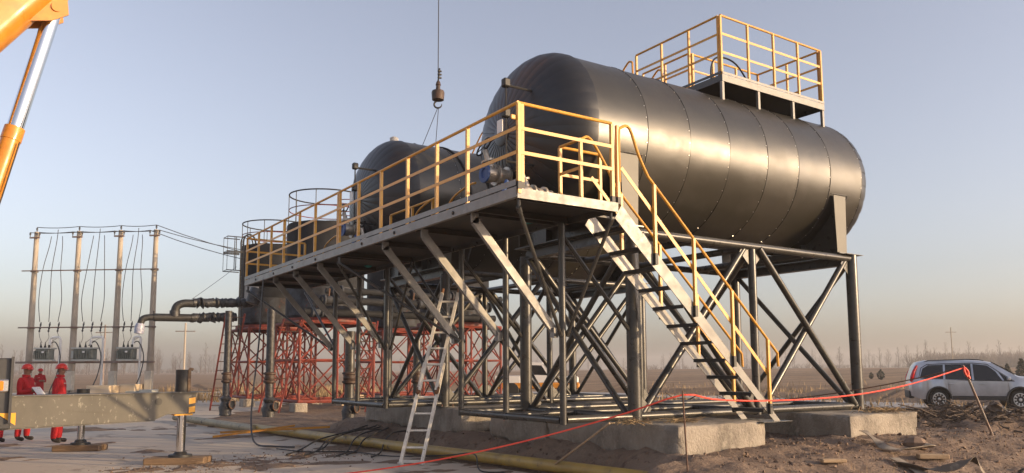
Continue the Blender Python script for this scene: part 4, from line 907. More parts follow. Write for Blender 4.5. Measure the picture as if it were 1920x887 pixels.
for i in range(3):
    a, b = PP[i], PP[i+1]; c = a.lerp(b, 0.44 if i != 1 else 0.38)+pfr*0.25
    big = 1.35 if i == 1 else 1.0
    t = thing('transformer', c+V((0, 0, 2.08)), f'{["small green-grey transformer on the crossbar above the red helmeted worker", "largest of the three transformers, with a finned side", "small green-grey transformer nearest the rightmost power pole"][i]}', 'transformer', 'pole transformers')
    MB().cbox(c+V((0, 0, 2.4)), (0.68*big, 0.45, 0.5), 0.03, rotp).build('tank', m_trafo, t)
    MB().box(c+V((0, 0, 2.68)), (0.82*big, 0.52, 0.07), rotp).build('lid', m_trafol, t); MB().box(c+V((0, 0, 2.12)), (0.8*big, 0.5, 0.07), rotp).build('skid', m_trafol, t)
    for k in range(5): MB().box(c-pdir*(0.37*big+0.03)+pfr*(-0.16+0.08*k)+V((0, 0, 2.38)), (0.1*big, 0.02, 0.36), rotp).build('fin', m_trafol if i == 1 else m_trafo, t)
    for k in range(7): MB().box(c+pdir*(-0.29+0.097*k)*big+pfr*0.25+V((0, 0, 2.38)), (0.02, 0.07, 0.38), rotp).build('fin', m_trafo, t)
    MB().box(c+pfr*0.292+pdir*0.1+V((0, 0, 2.5)), (0.12, 0.01, 0.08), rotp).build('plate', m_white, t)
    for k in (-1, 0, 1): MB().lathe([(0, 0.05), (0.1, 0.05), (0.11, 0.035), (0.2, 0.02), (0.3, 0.01)], c+pdir*k*0.2*big+V((0, 0, 2.7)), (0.1*k, 0, 1), 8).build('bushing', m_black, t)
    e = a.lerp(b, 0.78)+pfr*0.22
    one('conduit_bend', MB().path([c+pdir*0.25+V((0, 0, 2.85)), c+pdir*0.27+V((0, 0, 3.12)), c+pdir*0.36+V((0, 0, 3.2)), e-pdir*0.07+V((0, 0, 3.2)), e+V((0, 0, 3.12)), e+V((0, 0, 0))], 0.058, 8), m_white,
        ['white conduit bend above the standing worker', 'white conduit beside the largest transformer', 'white conduit bend next to the rightmost power pole'][i], 'conduit', 'white conduits')
    one('service_cable', MB().path(spline([c+pdir*0.15+V((0, 0, 2.8)), c+pdir*0.5+V((0, 0, 2.98)), c+pdir*0.85+pfr*.1+V((0, 0, 2.3)), c+pdir*0.72+pfr*.1+V((0, 0, 1.4)), c+pdir*0.45+pfr*.15+V((0, 0, 0.6)), c+pdir*0.5+V((0, 0, 0.0))], 5), 0.025, 6), m_cable,
        f'black cable looping down from the {bl[i]} transformer', 'cable', 'transformer cables')
    for k in range(3):
        f = 0.27+0.21*k; q = a.lerp(b, f)+pfr*0.22; tp = a.lerp(b, f+(0.02 if k == 1 else 0.08*(1-k)))
        one('fuse_cutout', MB().lathe([(0, 0.015), (0.06, 0.05), (0.12, 0.025), (0.2, 0.05), (0.28, 0.025), (0.36, 0.045), (0.5, 0.015)], q+V((0, 0, 3.45)), (0.12, 0, 1), 7), m_cable, f'small dark fuse cutout above the {bl[i]} transformer', 'fuse', f'fuse cutouts above the {bl[i]} transformer')
        top = tp+V((0, 0, 8.12 if k != 1 else 8.45))
        one('drop_wire', MB().path(spline([top, top.lerp(q+V((0, 0, 6.42)), .3)+pdir*0.02, q+pdir*0.06*(1 if i == 1 else -.2)+V((0, 0, 6.42)), q+pdir*0.12*(k-1)+V((0, 0, 5.0)), q+V((0, 0, 3.95))], 6), 0.016, 5), m_cable, f'thin wire dropping from the lines above the {bl[i]} transformer', 'wire', f'drop wires above the {bl[i]} transformer')
        one('lead_wire', MB().path(spline([q+V((0, 0, 3.45)), q+pdir*0.05+V((0, 0, 3.2)), c+pdir*(k-1)*0.17*big+V((0, 0, 2.95))], 4), 0.01, 4), m_cable, f'thin lead from fuse to the {bl[i]} transformer', 'wire', f'fuse leads of the {bl[i]} transformer')
OL = [V((-14, 57, 0)), *PP, V((13, 35.2, 0)), V((30, 22, 0))]
for k, (s, z) in enumerate(((-0.24, 8.3), (0, 8.58), (0.24, 8.3))):
    pts = []
    ends = [PP[0]+pdir*s+V((0, 0, z)), PP[1]+pdir*s+V((0, 0, z)), PP[2]+pdir*s+V((0, 0, z)), PP[3]+pdir*s+V((0, 0, z)), V((13.5+2*s, 38.5+s, 6.6+0.35*k))]
    for a, b in zip(ends[:-1], ends[1:]): pts += sagline(a+pfr*(0.13 if s else 0), b+pfr*(0.13 if s else 0), 0.05 if b is not ends[-1] else 0.25, 6)
    one('overhead_line', MB().path(pts, 0.018, 5), m_cable, ['lowest', 'topmost', 'middle'][k]+' of the overhead lines strung along the power poles', 'wire', 'overhead lines')
one('guy_wire', MB().path(sagline((6.9, 33.8, 4.5), (9.3, 36.4, 6.3), 0.02), 0.01, 4), m_cable, 'thin guy wire from the upper black pipe to the cage', 'wire')
ctn = one('packing_crate', MB().cbox((4.55, 40.2, 0.48), (1.1, 0.8, 0.95), 0.02, rotp), m_carton, 'large cream packing crate between the power poles', 'crate', 'packing crates')
one('packing_crate', MB().cbox((5.75, 40.3, 0.5), (0.75, 0.8, 1.0), 0.02, rotp), m_carton, 'narrow cream packing crate right of the third power pole', 'crate', 'packing crates')
t = thing('radiator_cabinet', (6.0, 38.6, 0), 'low pale finned cabinet at the foot of the rightmost power pole', 'cabinet')
MB().cbox((6.2, 38.5, 0.4), (0.6, 0.6, 0.75), 0.02, rotp).build('body', m_trafol, t)
for k in range(6): MB().box(V((5.45, 38.9, 0.42))+pdir*0.075*k, (0.03, 0.5, 0.6), rotp).build('fin', m_trafol, t)
one('oil_barrel', MB().lathe([(0, 0.28), (0.02, 0.3), (0.3, 0.3), (0.32, 0.315), (0.34, 0.3), (0.72, 0.3), (0.74, 0.27)], (3.15, 36.6, 0), (0, 0, 1), 20), m_black, 'black barrel standing left of the cream packing crate', 'barrel')
for (x, y, h, lab) in ((13.9, 70, 5.6, 'thin far power pole left of the tall ladder'), (9.0, 80, 5.8, 'thin far power pole between the third and fourth near poles'), (118, 60, 7.5, 'far power pole on the horizon above the parked car')):
    t = thing('far_pole', (x, y, 0), lab, 'pole', 'far power poles')
    MB().tube((x, y, 0), (x, y, h), 0.1, 6, 0.07).build('shaft', m_polec if y < 75 else m_galv, t); MB().beam((x-0.7, y+0.4, h-0.7), (x+0.7, y-0.4, h-0.7), 0.07, 0.07).build('crossarm', m_galv, t)

# ------------------------------------------------------------------ people
def person(name, loc, rz, label, arms='down', h=1.0, look=0.0, paper=False):
    t = thing(name, loc, label, 'person', 'workers in red coveralls', rz)
    vs, rs, es = [], [], []
    def add(p, r, par=None):
        vs.append(V(p)*h); rs.append((r[0]*h, r[1]*h) if isinstance(r, tuple) else (r*h, r*h)); i = len(vs)-1
        if par is not None: es.append((par, i))
        return i
    pel = add((0, 0, 0.98), (0.15, 0.17)); sp = add((0.005, 0, 1.14), (0.145, 0.165), pel); ch = add((0.0, 0, 1.34), (0.15, 0.18), sp)
    nb = add((0.0, 0, 1.46), (0.085, 0.09), ch); nk = add((0.015, 0, 1.52), 0.056, nb); hd = add((0.03, 0, 1.585), (0.082, 0.07), nk); hm = add((0.03, 0, 1.65), (0.098, 0.078), hd); add((0.02, 0, 1.71), (0.08, 0.07), hm)
    hands = []
    for s in (-1, 1):
        sh = add((0, s*0.185, 1.4), 0.078, ch)
        if arms == 'down': el = add((-0.04, s*0.25, 1.12), 0.062, sh); wr = add((0.06, s*0.26, 0.88), 0.042, el); pd = V((0.02, 0, -1))
        else: el = add((0.02, s*0.25, 1.12), 0.064, sh); wr = add((0.25, s*0.09, 1.17), 0.042, el); pd = V((0.5, -s*0.8, 0.1)).normalized()
        pm_ = add(vs[wr]/h+pd*0.07, (0.03, 0.035), wr); hands.append(V(vs[pm_]))
        sd_ = pd.cross(V((1, 0, 0) if arms == 'down' else (0, 0, 1))).normalized(); cu = pd.cross(sd_)
        for k, ln in enumerate((0.06, 0.07, 0.068, 0.055)):
            b = vs[pm_]/h+sd_*0 + cu*(0.026-0.017*k)+pd*0.035; f1 = add(b, 0.009, pm_); f2 = add(b+pd*ln*0.6+sd_*0.01*s, 0.008, f1); add(b+pd*ln+sd_*0.03*s, 0.007, f2)
        b = vs[wr]/h+pd*0.035+cu*0.035; f1 = add(b, 0.011, pm_); add(b+pd*0.045+cu*0.02, 0.009, f1)
        hp = add((0, s*0.095, 0.9), 0.112, pel); kn = add((0.015+0.02*s, s*0.115, 0.5), 0.082, hp); an = add((-0.01+0.03*s, s*0.12, 0.11), 0.07, kn); he = add((0.0+0.03*s, s*0.12, 0.055), 0.05, an); add((0.16+0.03*s, s*0.135, 0.04), (0.048, 0.036), he)
    me = bpy.data.meshes.new('body'); me.from_pydata([tuple(v) for v in vs], es, []); ob_ = bpy.data.objects.new('body_tmp', me); col.objects.link(ob_)
    sk = ob_.modifiers.new('skin', 'SKIN'); sk.use_smooth_shade = True
    for i, r in enumerate(rs): me.skin_vertices[0].data[i].radius = r
    me.skin_vertices[0].data[0].use_root = True
    ss = ob_.modifiers.new('sub', 'SUBSURF'); ss.levels = 2; ss.render_levels = 2
    dg = bpy.context.evaluated_depsgraph_get(); nm = bpy.data.meshes.new_from_object(ob_.evaluated_get(dg)); bpy.data.objects.remove(ob_)
    nm.materials.clear()
    for m_ in (m_red, m_skin, m_shoe, m_hair): nm.materials.append(m_)
    for p in nm.polygons:
        c = p.center/h; mi = 0
        if c.z > 1.505: mi = 3 if (c.x < -0.03 and c.z > 1.53) else 1
        elif c.z < 0.105: mi = 2
        elif any((p.center-q).length < 0.115*h for q in hands) and not (arms == 'down' and c.z > 0.87): mi = 1
        p.material_index = mi; p.use_smooth = True
    b = bpy.data.objects.new('body', nm); col.objects.link(b); b.parent = t
    hm_ = MB(); hm_.lathe([(0, 0.128), (0.015, 0.126), (0.016, 0.118), (0.05, 0.115), (0.085, 0.095), (0.11, 0.055), (0.118, 0.01)], V((0.02, 0, 1.665))*h, (-0.12, 0, 1), 22)
    hm_.add([V((0.02+0.125*math.cos(a)*k, 0.125*math.sin(a)*min(k, 1.05), 1.672-0.02*(k-1)*4))*h for k in (0.98, 1.35) for a in [R(-60+20*i) for i in range(7)]], [(i, i+1, 8+i, 7+i) for i in range(6)], True)
    hm_.build('helmet', m_helmet, t, local=True)
    MB().lathe([(0, 0.02), (0.02, 0.016), (0.03, 0.006)], V((0.118, 0, 1.625))*h, (1, 0, -0.25), 8).build('nose', m_skin, t, local=True)
    for s in (-1, 1):
        MB().lathe([(0, 0.012), (0.008, 0.006)], V((0.115, s*0.032, 1.65))*h, (1, s*0.3, 0), 8).build('eye', m_hair, t, local=True)
        MB().lathe([(0, 0.028), (0.012, 0.02)], V((0.025, s*0.078, 1.635))*h, (0, s, 0), 8).build('ear', m_skin, t, local=True)
    MB().box(V((0.118, 0, 1.578))*h, (0.012, 0.045, 0.008)).build('mouth', m_hair, t, local=True)
    MB().lathe([(0, 0.095), (0.05, 0.08)], V((0.005, 0, 1.475))*h, (0.1, 0, 1), 16).build('collar', m_red, t, local=True)
    if paper: return t
    MB().box(V((0.12, -0.1, 1.33))*h, (0.1, 0.02, 0.02)).build('pocket_trim', m_dullwhite, t, local=True)
    return t
person('person', (1.46, 20.7, 0), R(-15), 'worker in red coverall and helmet standing behind the outrigger, looking up')
person('person', (0.84, 21.8, 0), R(-35), 'red clad worker holding white papers beside the crane housing', 'front', 1.0, paper=True)
person('person', (0.28, 21.6, 0), R(-60), 'red clad worker mostly hidden behind the crane housing')
person('person', (2.3, 44.7, 0), R(-70), 'distant worker in red near the leftmost power pole', 'front', 0.98)
tag(MB().box((1.1, 21.55, 1.15), (0.22, 0.3, 0.012), Matrix.Rotation(R(-35), 3, 'Z') @ Matrix.Rotation(R(50), 3, 'Y')).build('papers', m_white), 'white papers held by the worker next to the crane', 'papers')

# ------------------------------------------------------------------ silver car
def make_car(loc, rz):
    t = thing('parked_car', loc, 'silver estate car parked on the road at right', 'car', None, rz)
    def lerp_tab(tab, x):
        for (a, va), (b, vb) in zip(tab[:-1], tab[1:]):
            if x <= b: k = (x-a)/(b-a); k = max(0, k); return va+(vb-va)*k
        return tab[-1][1]
    TOP = [(-2.31, 0.8), (-2.29, 1.02), (-2.22, 1.22), (-2.1, 1.5), (-1.98, 1.63), (-1.7, 1.69), (-0.6, 1.715), (0.2, 1.68), (0.5, 1.62), (0.85, 1.42), (1.28, 1.16), (1.35, 1.14), (1.8, 1.1), (2.12, 1.02), (2.26, 0.88), (2.31, 0.66)]
    BELT = [(-2.31, 0.78), (-2.2, 1.05), (-1.5, 1.06), (0.8, 1.0), (1.3, 1.0), (2.0, 0.94), (2.26, 0.74), (2.31, 0.58)]
    WID = [(-2.31, 0.7), (-2.22, 0.82), (-2.0, 0.875), (-1.2, 0.89), (1.2, 0.89), (1.9, 0.86), (2.2, 0.76), (2.31, 0.6)]
    RW = [(-2.31, 0.62), (-2.1, 0.64), (-1.5, 0.66), (0.3, 0.66), (0.9, 0.72), (1.3, 0.8), (1.9, 0.76), (2.31, 0.5)]
    WX = (-1.32, 1.31); AR = 0.41
    xs = sorted(set([-2.31, -2.27, -2.22, -2.15, -2.1, -2.04, -1.98, -1.85, -0.75, -0.5, -0.2, 0.1, 0.3, 0.5, 0.68, 0.85, 1.85, 2.0, 2.12, 2.2, 2.26, 2.31]+[round(w+AR*math.sin(R(k*15)), 3) for w in WX for k in range(-6, 7)]))
    def bot(x):
        z = 0.33 if -1.9 < x < 1.9 else 0.33+0.14*(abs(x)-1.9)/0.41
        for w in WX:
            d = abs(x-w)
            if d <= AR+1e-6: z = max(z, 0.34+math.sqrt(max(0, AR**2-d*d)))
        return z
    def sec(x):
        zt, zb, w, rw = lerp_tab(TOP, x), lerp_tab(BELT, x), lerp_tab(WID, x), lerp_tab(RW, x); b = bot(x)
        zb = min(zb, zt-0.02); ze = max(zt-0.05, zb+0.01)
        zm = max(b+0.02, min(0.62, zb-0.05))
        return [(w*0.96, b), (w, zm), (w*0.985, zb-0.03 if zb-0.03 > zm else (zb+zm)/2), (w*0.965, zb), (rw+0.02, ze), (rw*0.86, zt-0.008), (rw*0.4, zt), (0, zt+0.004)]
    m = MB(); n = 15; vs = []
    for x in xs:
        s_ = sec(x); vs += [(x, y, z) for y, z in s_]+[(x, -y, z) for y, z in s_[-2::-1]]
    m.add(vs, [(i*n+k, (i+1)*n+k, (i+1)*n+k+1, i*n+k+1) for i in range(len(xs)-1) for k in range(n-1)], True)
    m.add(vs[:n], [list(range(n))]); m.add(vs[-n:], [list(range(n))])
    body = m.build('body', m_car, t, local=True, sharp=28)
    def side(x, z, s, o=0.008):
        q = sec(x); (w1, z1), (w2, z2) = q[3], q[4]
        k = (z-z1)/max(z2-z1, 1e-3); return (x, s*(w1+(w2-w1)*k+o), z)
    def low(x, z, s, o=0.006):
        w = lerp_tab(WID, x); return (x, s*(w+o), z)
    for s in (-1, 1):
        for nm_, poly in (('rear_quarter_glass', [(-1.93, 1.1), (-1.72, 1.055), (-1.15, 1.035), (-1.12, 1.53), (-1.62, 1.52), (-1.82, 1.4)]), ('rear_door_glass', [(-1.08, 1.03), (-0.2, 1.0), (-0.2, 1.56), (-1.05, 1.54)]), ('front_door_glass', [(-0.13, 1.0), (0.78, 0.985), (0.58, 1.3), (0.33, 1.5), (-0.13, 1.555)]), ('corner_glass', [(0.84, 0.985), (1.1, 0.98), (0.68, 1.27)])):
            g = MB(); g.add([side(x, z, s) for x, z in poly], [list(range(len(poly)))]); g.build(nm_, m_glass, t, local=True)
        f = MB(); f.path([side(x, z, s, 0.004) for x, z in ((-1.97, 1.08), (-1.7, 1.035), (-0.2, 0.985), (1.16, 0.965), (0.64, 1.32), (0.34, 1.54), (-0.13, 1.585), (-1.1, 1.565), (-1.66, 1.545), (-1.87, 1.42))], 0.014, 4, closed=True); f.build('window_trim', m_trim, t, local=True)
        for nm_, x in (('door_gap', -0.165), ('door_gap', 0.98), ('door_gap', -1.06)):
            d = MB(); d.path([low(x, 0.42, s, 0.001), low(x, 0.6, s, 0.001), low(x-0.01, 0.9, s, -0.012)], 0.006, 4); d.build(nm_, m_trim, t, local=True)
        for x in (-0.9, 0.12): MB().cbox(low(x, 0.86, s, 0.01), (0.2, 0.03, 0.035), 0.01).build('door_handle', m_car, t, local=True)
        sk_ = MB(); sk_.add([low(x, z, s, 0.008) for x, z in ((-0.9, 0.32), (0.9, 0.32), (0.9, 0.46), (-0.9, 0.46))], [(0, 1, 2, 3)]); sk_.build('sill_trim', m_trim, t, local=True)
        for w in WX:
            a_ = MB(); pts = [low(w+AR*1.03*math.cos(R(k)), 0.34+AR*1.03*math.sin(R(k)), s, 0.0) for k in range(0, 181, 12)]; a_.path(pts, 0.035, 6); a_.build('arch_trim', m_trim, t, local=True)
            wh = MB(); y = s*0.76
            wh.lathe([(-0.1, 0.22), (-0.1, 0.31), (-0.07, 0.34), (0.07, 0.34), (0.1, 0.31), (0.1, 0.22)], (w, y, 0.34), (0, s, 0), 32); wo = wh.build('tyre', m_tyre, t, local=True)
            r_ = MB(); r_.lathe([(0.02, 0.225), (0.105, 0.225), (0.106, 0.2), (0.03, 0.195)], (w, y, 0.34), (0, s, 0), 28)
            for k in range(10):
                a = 2*math.pi*k/10; r_.beam((w+0.03*math.cos(a), y+s*0.085, 0.34+0.03*math.sin(a)), (w+0.21*math.cos(a), y+s*0.095, 0.34+0.21*math.sin(a)), 0.02, 0.05, (-math.sin(a), 0, math.cos(a)))
            r_.lathe([(0.04, 0.06), (0.1, 0.055), (0.11, 0.02)], (w, y, 0.34), (0, s, 0), 14); r_.build('rim', m_rim, wo, local=True)
            MB().lathe([(-0.08, 0.2), (0.02, 0.2)], (w, y, 0.34), (0, s, 0), 20).build('brake_disc', m_trim, wo, local=True)
            MB().lathe([(-0.16, 0.395), (-0.02, 0.395)], (w, y, 0.36), (0, s, 0), 20).build('wheel_well', m_black, t, local=True)
        MB().path([side(x, z, s, -0.02) for x, z in ((-1.75, 1.63), (-1.6, 1.68), (-0.3, 1.715), (0.1, 1.7), (0.25, 1.66))], 0.018, 6).build('roof_rail', m_trim, t, local=True)
        tl = MB(); tl.path([(-2.24, s*0.8, 0.95), (-2.2, s*0.835, 1.1), (-2.12, s*0.77, 1.3), (-2.0, s*0.71, 1.5)], [0.05, 0.07, 0.06, 0.04], 8); tl.build('tail_lamp', m_tail, t, local=True)
        MB().cbox((0.95, s*1.0, 1.06), (0.11, 0.2, 0.13), 0.03, None, 2).build('door_mirror', m_car, t, local=True)
        MB().cbox((2.12, s*0.68, 0.8), (0.26, 0.22, 0.13), 0.04, None, 2).build('headlamp', m_wind, t, local=True)
    ws = MB(); ws.add([(x, y*k, lerp_tab(TOP, x)+0.012) for x, y in ((0.52, 0.62), (0.85, 0.68), (1.24, 0.76)) for k in (-1, -0.5, 0, 0.5, 1)], [(i*5+k, i*5+k+1, (i+1)*5+k+1, (i+1)*5+k) for i in range(2) for k in range(4)], True); ws.build('windscreen', m_wind, t, local=True)
    rg_ = MB(); rg_.add([(-2.235+0.0, -0.6, 1.1), (-2.235, 0.6, 1.1), (-2.075, 0.56, 1.5), (-2.075, -0.56, 1.5)], [(0, 1, 2, 3)]); rg_.build('rear_window', m_glass, t, local=True)
    MB().cbox((-2.24, 0, 0.5), (0.2, 1.5, 0.28), 0.05, None, 2).build('rear_bumper', m_trim, t, local=True)
    MB().box((0, 0, 0.42), (3.9, 1.3, 0.12)).build('underbody', m_black, t, local=True)
    return t
car_h = R(-55); cdir = V((math.cos(car_h), math.sin(car_h), 0)); rear = V((29.8, 15.9, 0.1))
car = make_car(rear+cdir*1.32, car_h); car.scale = (0.97, 1, 1.05)

# ------------------------------------------------------------------ small truck seen through the frame
def make_truck(loc, rz):
    t = thing('pickup_truck', loc, 'white and orange truck seen through the frame columns', 'truck', None, rz)
    MB().cbox((0, 0, 0.62), (4.6, 1.8, 0.34), 0.05).build('lower_body', mat('orange truck paint', (0.62, 0.25, 0.03), 0.45), t, local=True)
    m = MB(); m.prism([(-1.0, 0.8), (0.75, 0.8), (0.7, 1.15), (0.25, 1.9), (-0.9, 1.95), (-1.0, 1.8)], 1, -0.85, 0.85); m.build('cab', m_white, t, local=True)
    for s in (-1, 1):
        MB().prism([(-0.7, 1.25), (0.55, 1.2), (0.2, 1.75), (-0.7, 1.78)], 1, s*0.851, s*0.858).build('side_window', m_glass, t, local=True)
        MB().cbox((-1.7, s*0.88, 0.98), (1.4, 0.05, 0.4), 0.01).build('bed_side', m_white, t, local=True)
        MB().cbox((1.5, s*0.5, 0.95), (1.5, 0.75, 0.36), 0.06).build('bonnet', m_white, t, local=True)
        for x in (-1.45, 1.45):
            w = MB(); w.lathe([(-0.12, 0.24), (-0.12, 0.36), (-0.08, 0.4), (0.08, 0.4), (0.12, 0.36), (0.12, 0.24)], (x, s*0.8, 0.4), (0, s, 0), 24); wo = w.build('tyre', m_tyre, t, local=True)
            MB().lathe([(0, 0.23), (0.1, 0.2), (0.11, 0.05)], (x, s*0.8, 0.4), (0, s, 0), 16).build('rim', m_rim, wo, local=True)
        MB().cbox((-2.28, s*0.75, 0.85), (0.05, 0.15, 0.3), 0.01).build('tail_lamp', m_tail, t, local=True)
    MB().add([(0.735, -0.75, 1.18), (0.735, 0.75, 1.18), (0.3, 0.7, 1.85), (0.3, -0.7, 1.85)], [(0, 1, 2, 3)]).build('windscreen', m_glass, t, local=True)
    MB().box((-1.7, 0, 0.84), (1.4, 1.7, 0.05)).build('bed_floor', m_trim, t, local=True)
make_truck((26.2, 36.4, 0.07), R(-38))

# ------------------------------------------------------------------ trees and bushes
def bare_tree(h, seed, spread=0.28, nb=26):
    rnd = random.Random(seed); m = MB(); pts = [V((0, 0, -0.3))]; k = 5
    for i in range(1, k+1): pts.append(V((rnd.uniform(-.03, .03)*h*i/k, rnd.uniform(-.03, .03)*h*i/k, h*i/k)))
    m.path(pts, [0.016*h*(1-0.93*i/k)+0.004*h for i in range(k+1)], 4, cap=False)
    for b in range(nb):
        t = 0.18+0.78*(b+rnd.random())/nb; i = min(int(t*k), k-1); p = pts[i].lerp(pts[i+1], t*k-i); a = rnd.uniform(0, 6.28); L = h*spread*(1.15-t)*rnd.uniform(.6, 1.2)+0.05*h
        sp_ = 0.45+spread*rnd.uniform(.2, 1.4); d = V((math.cos(a)*sp_, math.sin(a)*sp_, 1)).normalized(); q = p+d*L; q2 = p+d*L*0.5+V((math.cos(a), math.sin(a), 0))*0.06*L
        m.path([p, q2, q], [0.0055*h*(1.1-t), 0.0042*h*(1.1-t), 0.0022*h], 3, cap=False)
        for s in range(3):
            u = rnd.uniform(.3, .9); pp = p.lerp(q, u); d2 = (d+V((rnd.uniform(-.6, .6), rnd.uniform(-.6, .6), .2))).normalized(); m.path([pp, pp+d2*L*0.4], [0.0028*h, 0.0016*h], 3, cap=False)
    return m
protos = []
for i in range(7):
    o = bare_tree([9, 11, 8, 12, 10, 7, 9.5][i], 40+i, [0.3, 0.2, 0.42, 0.24, 0.36, 0.48, 0.3][i], [22, 22, 24, 24, 22, 26, 24][i]).build('poplar_tree', m_bark, local=True); protos.append(o)
rnd = random.Random(5); used = set(); ntree = 0
def put_tree(px_ang, r, sc, label, group):
    global ntree
    k = rnd.randrange(7); o = protos[k]
    if k in used: o = o.copy(); col.objects.link(o)
    used.add(k); x, y = r*math.cos(px_ang), r*math.sin(px_ang)
    o.location = (x, y, height(x, y)-0.3); o.rotation_euler = (0, 0, rnd.uniform(0, 6.28)); o.scale = (sc, sc, sc*rnd.uniform(.85, 1.15)); tag(o, label, 'tree', group); ntree += 1
def ang(px): return YAW-math.atan((px-960)/1470.1)
for i in range(80):
    put_tree(ang(rnd.uniform(-40, 470)), rnd.uniform(420, 640), rnd.uniform(.8, 1.6), 'bare slender tree in the hazy far row at left', 'bare trees far off at left')
for i in range(60):
    put_tree(ang(rnd.uniform(480, 1240)), rnd.uniform(560, 800), rnd.uniform(.8, 1.5), 'bare slender tree in the hazy far row seen through the frames', 'bare trees far off in the middle')
for i in range(95):
    put_tree(ang(rnd.uniform(1200, 1950)), rnd.uniform(560, 820), rnd.uniform(.8, 1.7), 'bare slender tree in the hazy far row at right', 'bare trees far off at right')
for i in range(9):
    put_tree(ang(1640+30*i+rnd.uniform(-12, 12)), rnd.uniform(450, 560), rnd.uniform(1.1, 1.6), 'taller bare tree standing before the far row above the car', 'taller bare trees above the car')
th = MB(); rnd = random.Random(9)
for i in range(1500):
    a = ang(rnd.choice([rnd.uniform(1730, 1990), rnd.uniform(1730, 1990), rnd.uniform(1150, 1730), rnd.uniform(-40, 480)])); r = rnd.uniform(430, 560) if a < ang(1700) else rnd.uniform(560, 820)
    p = V((r*math.cos(a), r*math.sin(a), 0)); hh = rnd.uniform(2.5, 9) if a < ang(1700) else rnd.uniform(1, 4); p.z = height(p.x, p.y)
    for k in range(7):
        d = V((rnd.uniform(-.7, .7), rnd.uniform(-.7, .7), 1)).normalized(); th.path([p, p+d*hh*0.55, p+(d+V((rnd.uniform(-.3, .3), rnd.uniform(-.3, .3), .2))).normalized()*hh], [0.14, 0.1, 0.06], 3, cap=False)
tag(th.build('distant_thicket', m_bark, local=True), 'low brown thicket along the horizon', 'thicket', kind='stuff')
def bush(px, r, h, label, cone):
    x, y = r*math.cos(ang(px)), r*math.sin(ang(px)); z = height(x, y); t = thing('conifer_bush', (x, y, z), label, 'bush', 'small dark conifers')
    MB().tube((x, y, z-0.1), (x, y, z+h*0.5), 0.09, 5).build('trunk', m_bark, t)
    m = MB(); rd = random.Random(int(px))
    for i in range(420):
        f = rd.random(); a = rd.uniform(0, 6.28); rr = h*0.36*((1-f)**0.8 if cone else math.sin(math.pi*min(1, f*0.9+0.12)))*rd.uniform(.5, 1.05)
        c = V((x+rr*math.cos(a), y+rr*math.sin(a), z+0.08*h+f*h*0.92)); u = V((rd.uniform(-1, 1), rd.uniform(-1, 1), rd.uniform(-.3, 1))).normalized()*h*0.07; w = u.orthogonal().normalized()*h*0.05
        m.add([c-u-w, c+u, c-u+w], [(0, 1, 2)])
    m.build('foliage', m_ever, t)
bush(1646, 105, 1.25, 'larger round dark bush in the field left of the car', False); bush(1628, 110, 0.85, 'smaller dark bush beside the round one in the field', False)
bush(1882, 120, 1.7, 'dark conical conifer behind the car bonnet, left one', True); bush(1909, 112, 2.4, 'tallest dark conifer behind the car bonnet', True)

# ------------------------------------------------------------------ loose ground cover and litter
rnd = random.Random(21)
cm = MB()
def clod(c, s):
    vs = [V((1, 0, 0)), V((-1, 0, 0)), V((0, 1, 0)), V((0, -1, 0)), V((0, 0, .8)), V((0, 0, -.8))]
    rz_ = Matrix.Rotation(rnd.uniform(0, 6.28), 3, V((rnd.random(), rnd.random(), rnd.random())).normalized())
    cm.add([c+(rz_ @ (v*s*rnd.uniform(.6, 1.3))) for v in vs], [(0,2,4),(2,1,4),(1,3,4),(3,0,4),(2,0,5),(1,2,5),(3,1,5),(0,3,5)], True)
for i in range(16000):
    x = rnd.uniform(6.3, 17.5); y = rnd.uniform(4.5, 19)
    if x < pad_edge(y)+0.25: continue
    if 7.9 < x < 10 and y > 7.8: continue
    s = 0.008+0.03*rnd.random()**6
    clod(V((x, y, height(x, y)+s*0.3)), s)
for i in range(900):
    x = rnd.uniform(1.5, 6.5); y = rnd.gauss(13.3+0.25*x, 0.8); s = 0.006+0.02*rnd.random()**3
    if x < pad_edge(y): clod(V((x, y, max(0, height(x, y))+s*0.3)), s)
tag(cm.build('dirt_clods', m_clod, local=True, sharp=75), 'loose brown soil clods on the ground', 'soil', kind='stuff')
rp = MB()
A_, B_ = V((15.6, 14.0)), V((27, 5.5))
for i in range(9000):
    t = rnd.uniform(-.1, 1.15); n = V((0.6, 0.8)); q = A_.lerp(B_, t)+n*rnd.gauss(0, 0.75); L = rnd.uniform(.06, .3)*(1+2.5*(rnd.random() < .04)); a = rnd.uniform(0, 6.28)
    z = height(q.x, q.y)+0.01+0.08*rnd.random(); d = V((math.cos(a), math.sin(a), rnd.uniform(-.2, .55))).normalized(); p = V((q.x, q.y, z)); e = V((rnd.uniform(-.3, .3), rnd.uniform(-.3, .3), rnd.uniform(-.1, .2)))
    r = 0.008+0.03*rnd.random()**5
    rp.path([p, p+d*L*.5+e*L*.4, p+d*L], [r, r*.8, r*.4], 4, cap=False)
tag(rp.build('root_pile', m_twig, local=True), 'tangle of dry roots and stalks on the berm', 'roots', kind='stuff')
for i, (x, y, s) in enumerate(((21.6, 10.0, 0.26), (23.6, 8.5, 0.3))):
    m = MB(); n = 10; vs = []; z0 = height(x, y)+0.12
    for j in range(7):
        for k in range(n):
            a, b = 2*math.pi*k/n, math.pi*j/6; v = V((math.sin(b)*math.cos(a), math.sin(b)*math.sin(a), math.cos(b)*0.8)); vs.append(V((x, y, z0+0.1))+v*s*(0.75+0.5*noise.noise(v*2.5+V((i*5, 0, 0)))))
    m.add(vs, [(j*n+k, j*n+(k+1) % n, (j+1)*n+(k+1) % n, (j+1)*n+k) for j in range(6) for k in range(n)])
    t = one('root_stump', m, m_twig, ['torn up root stump on the berm in front of the car door', 'torn up root stump near the right edge of the berm'][i], 'stump', 'root stumps')
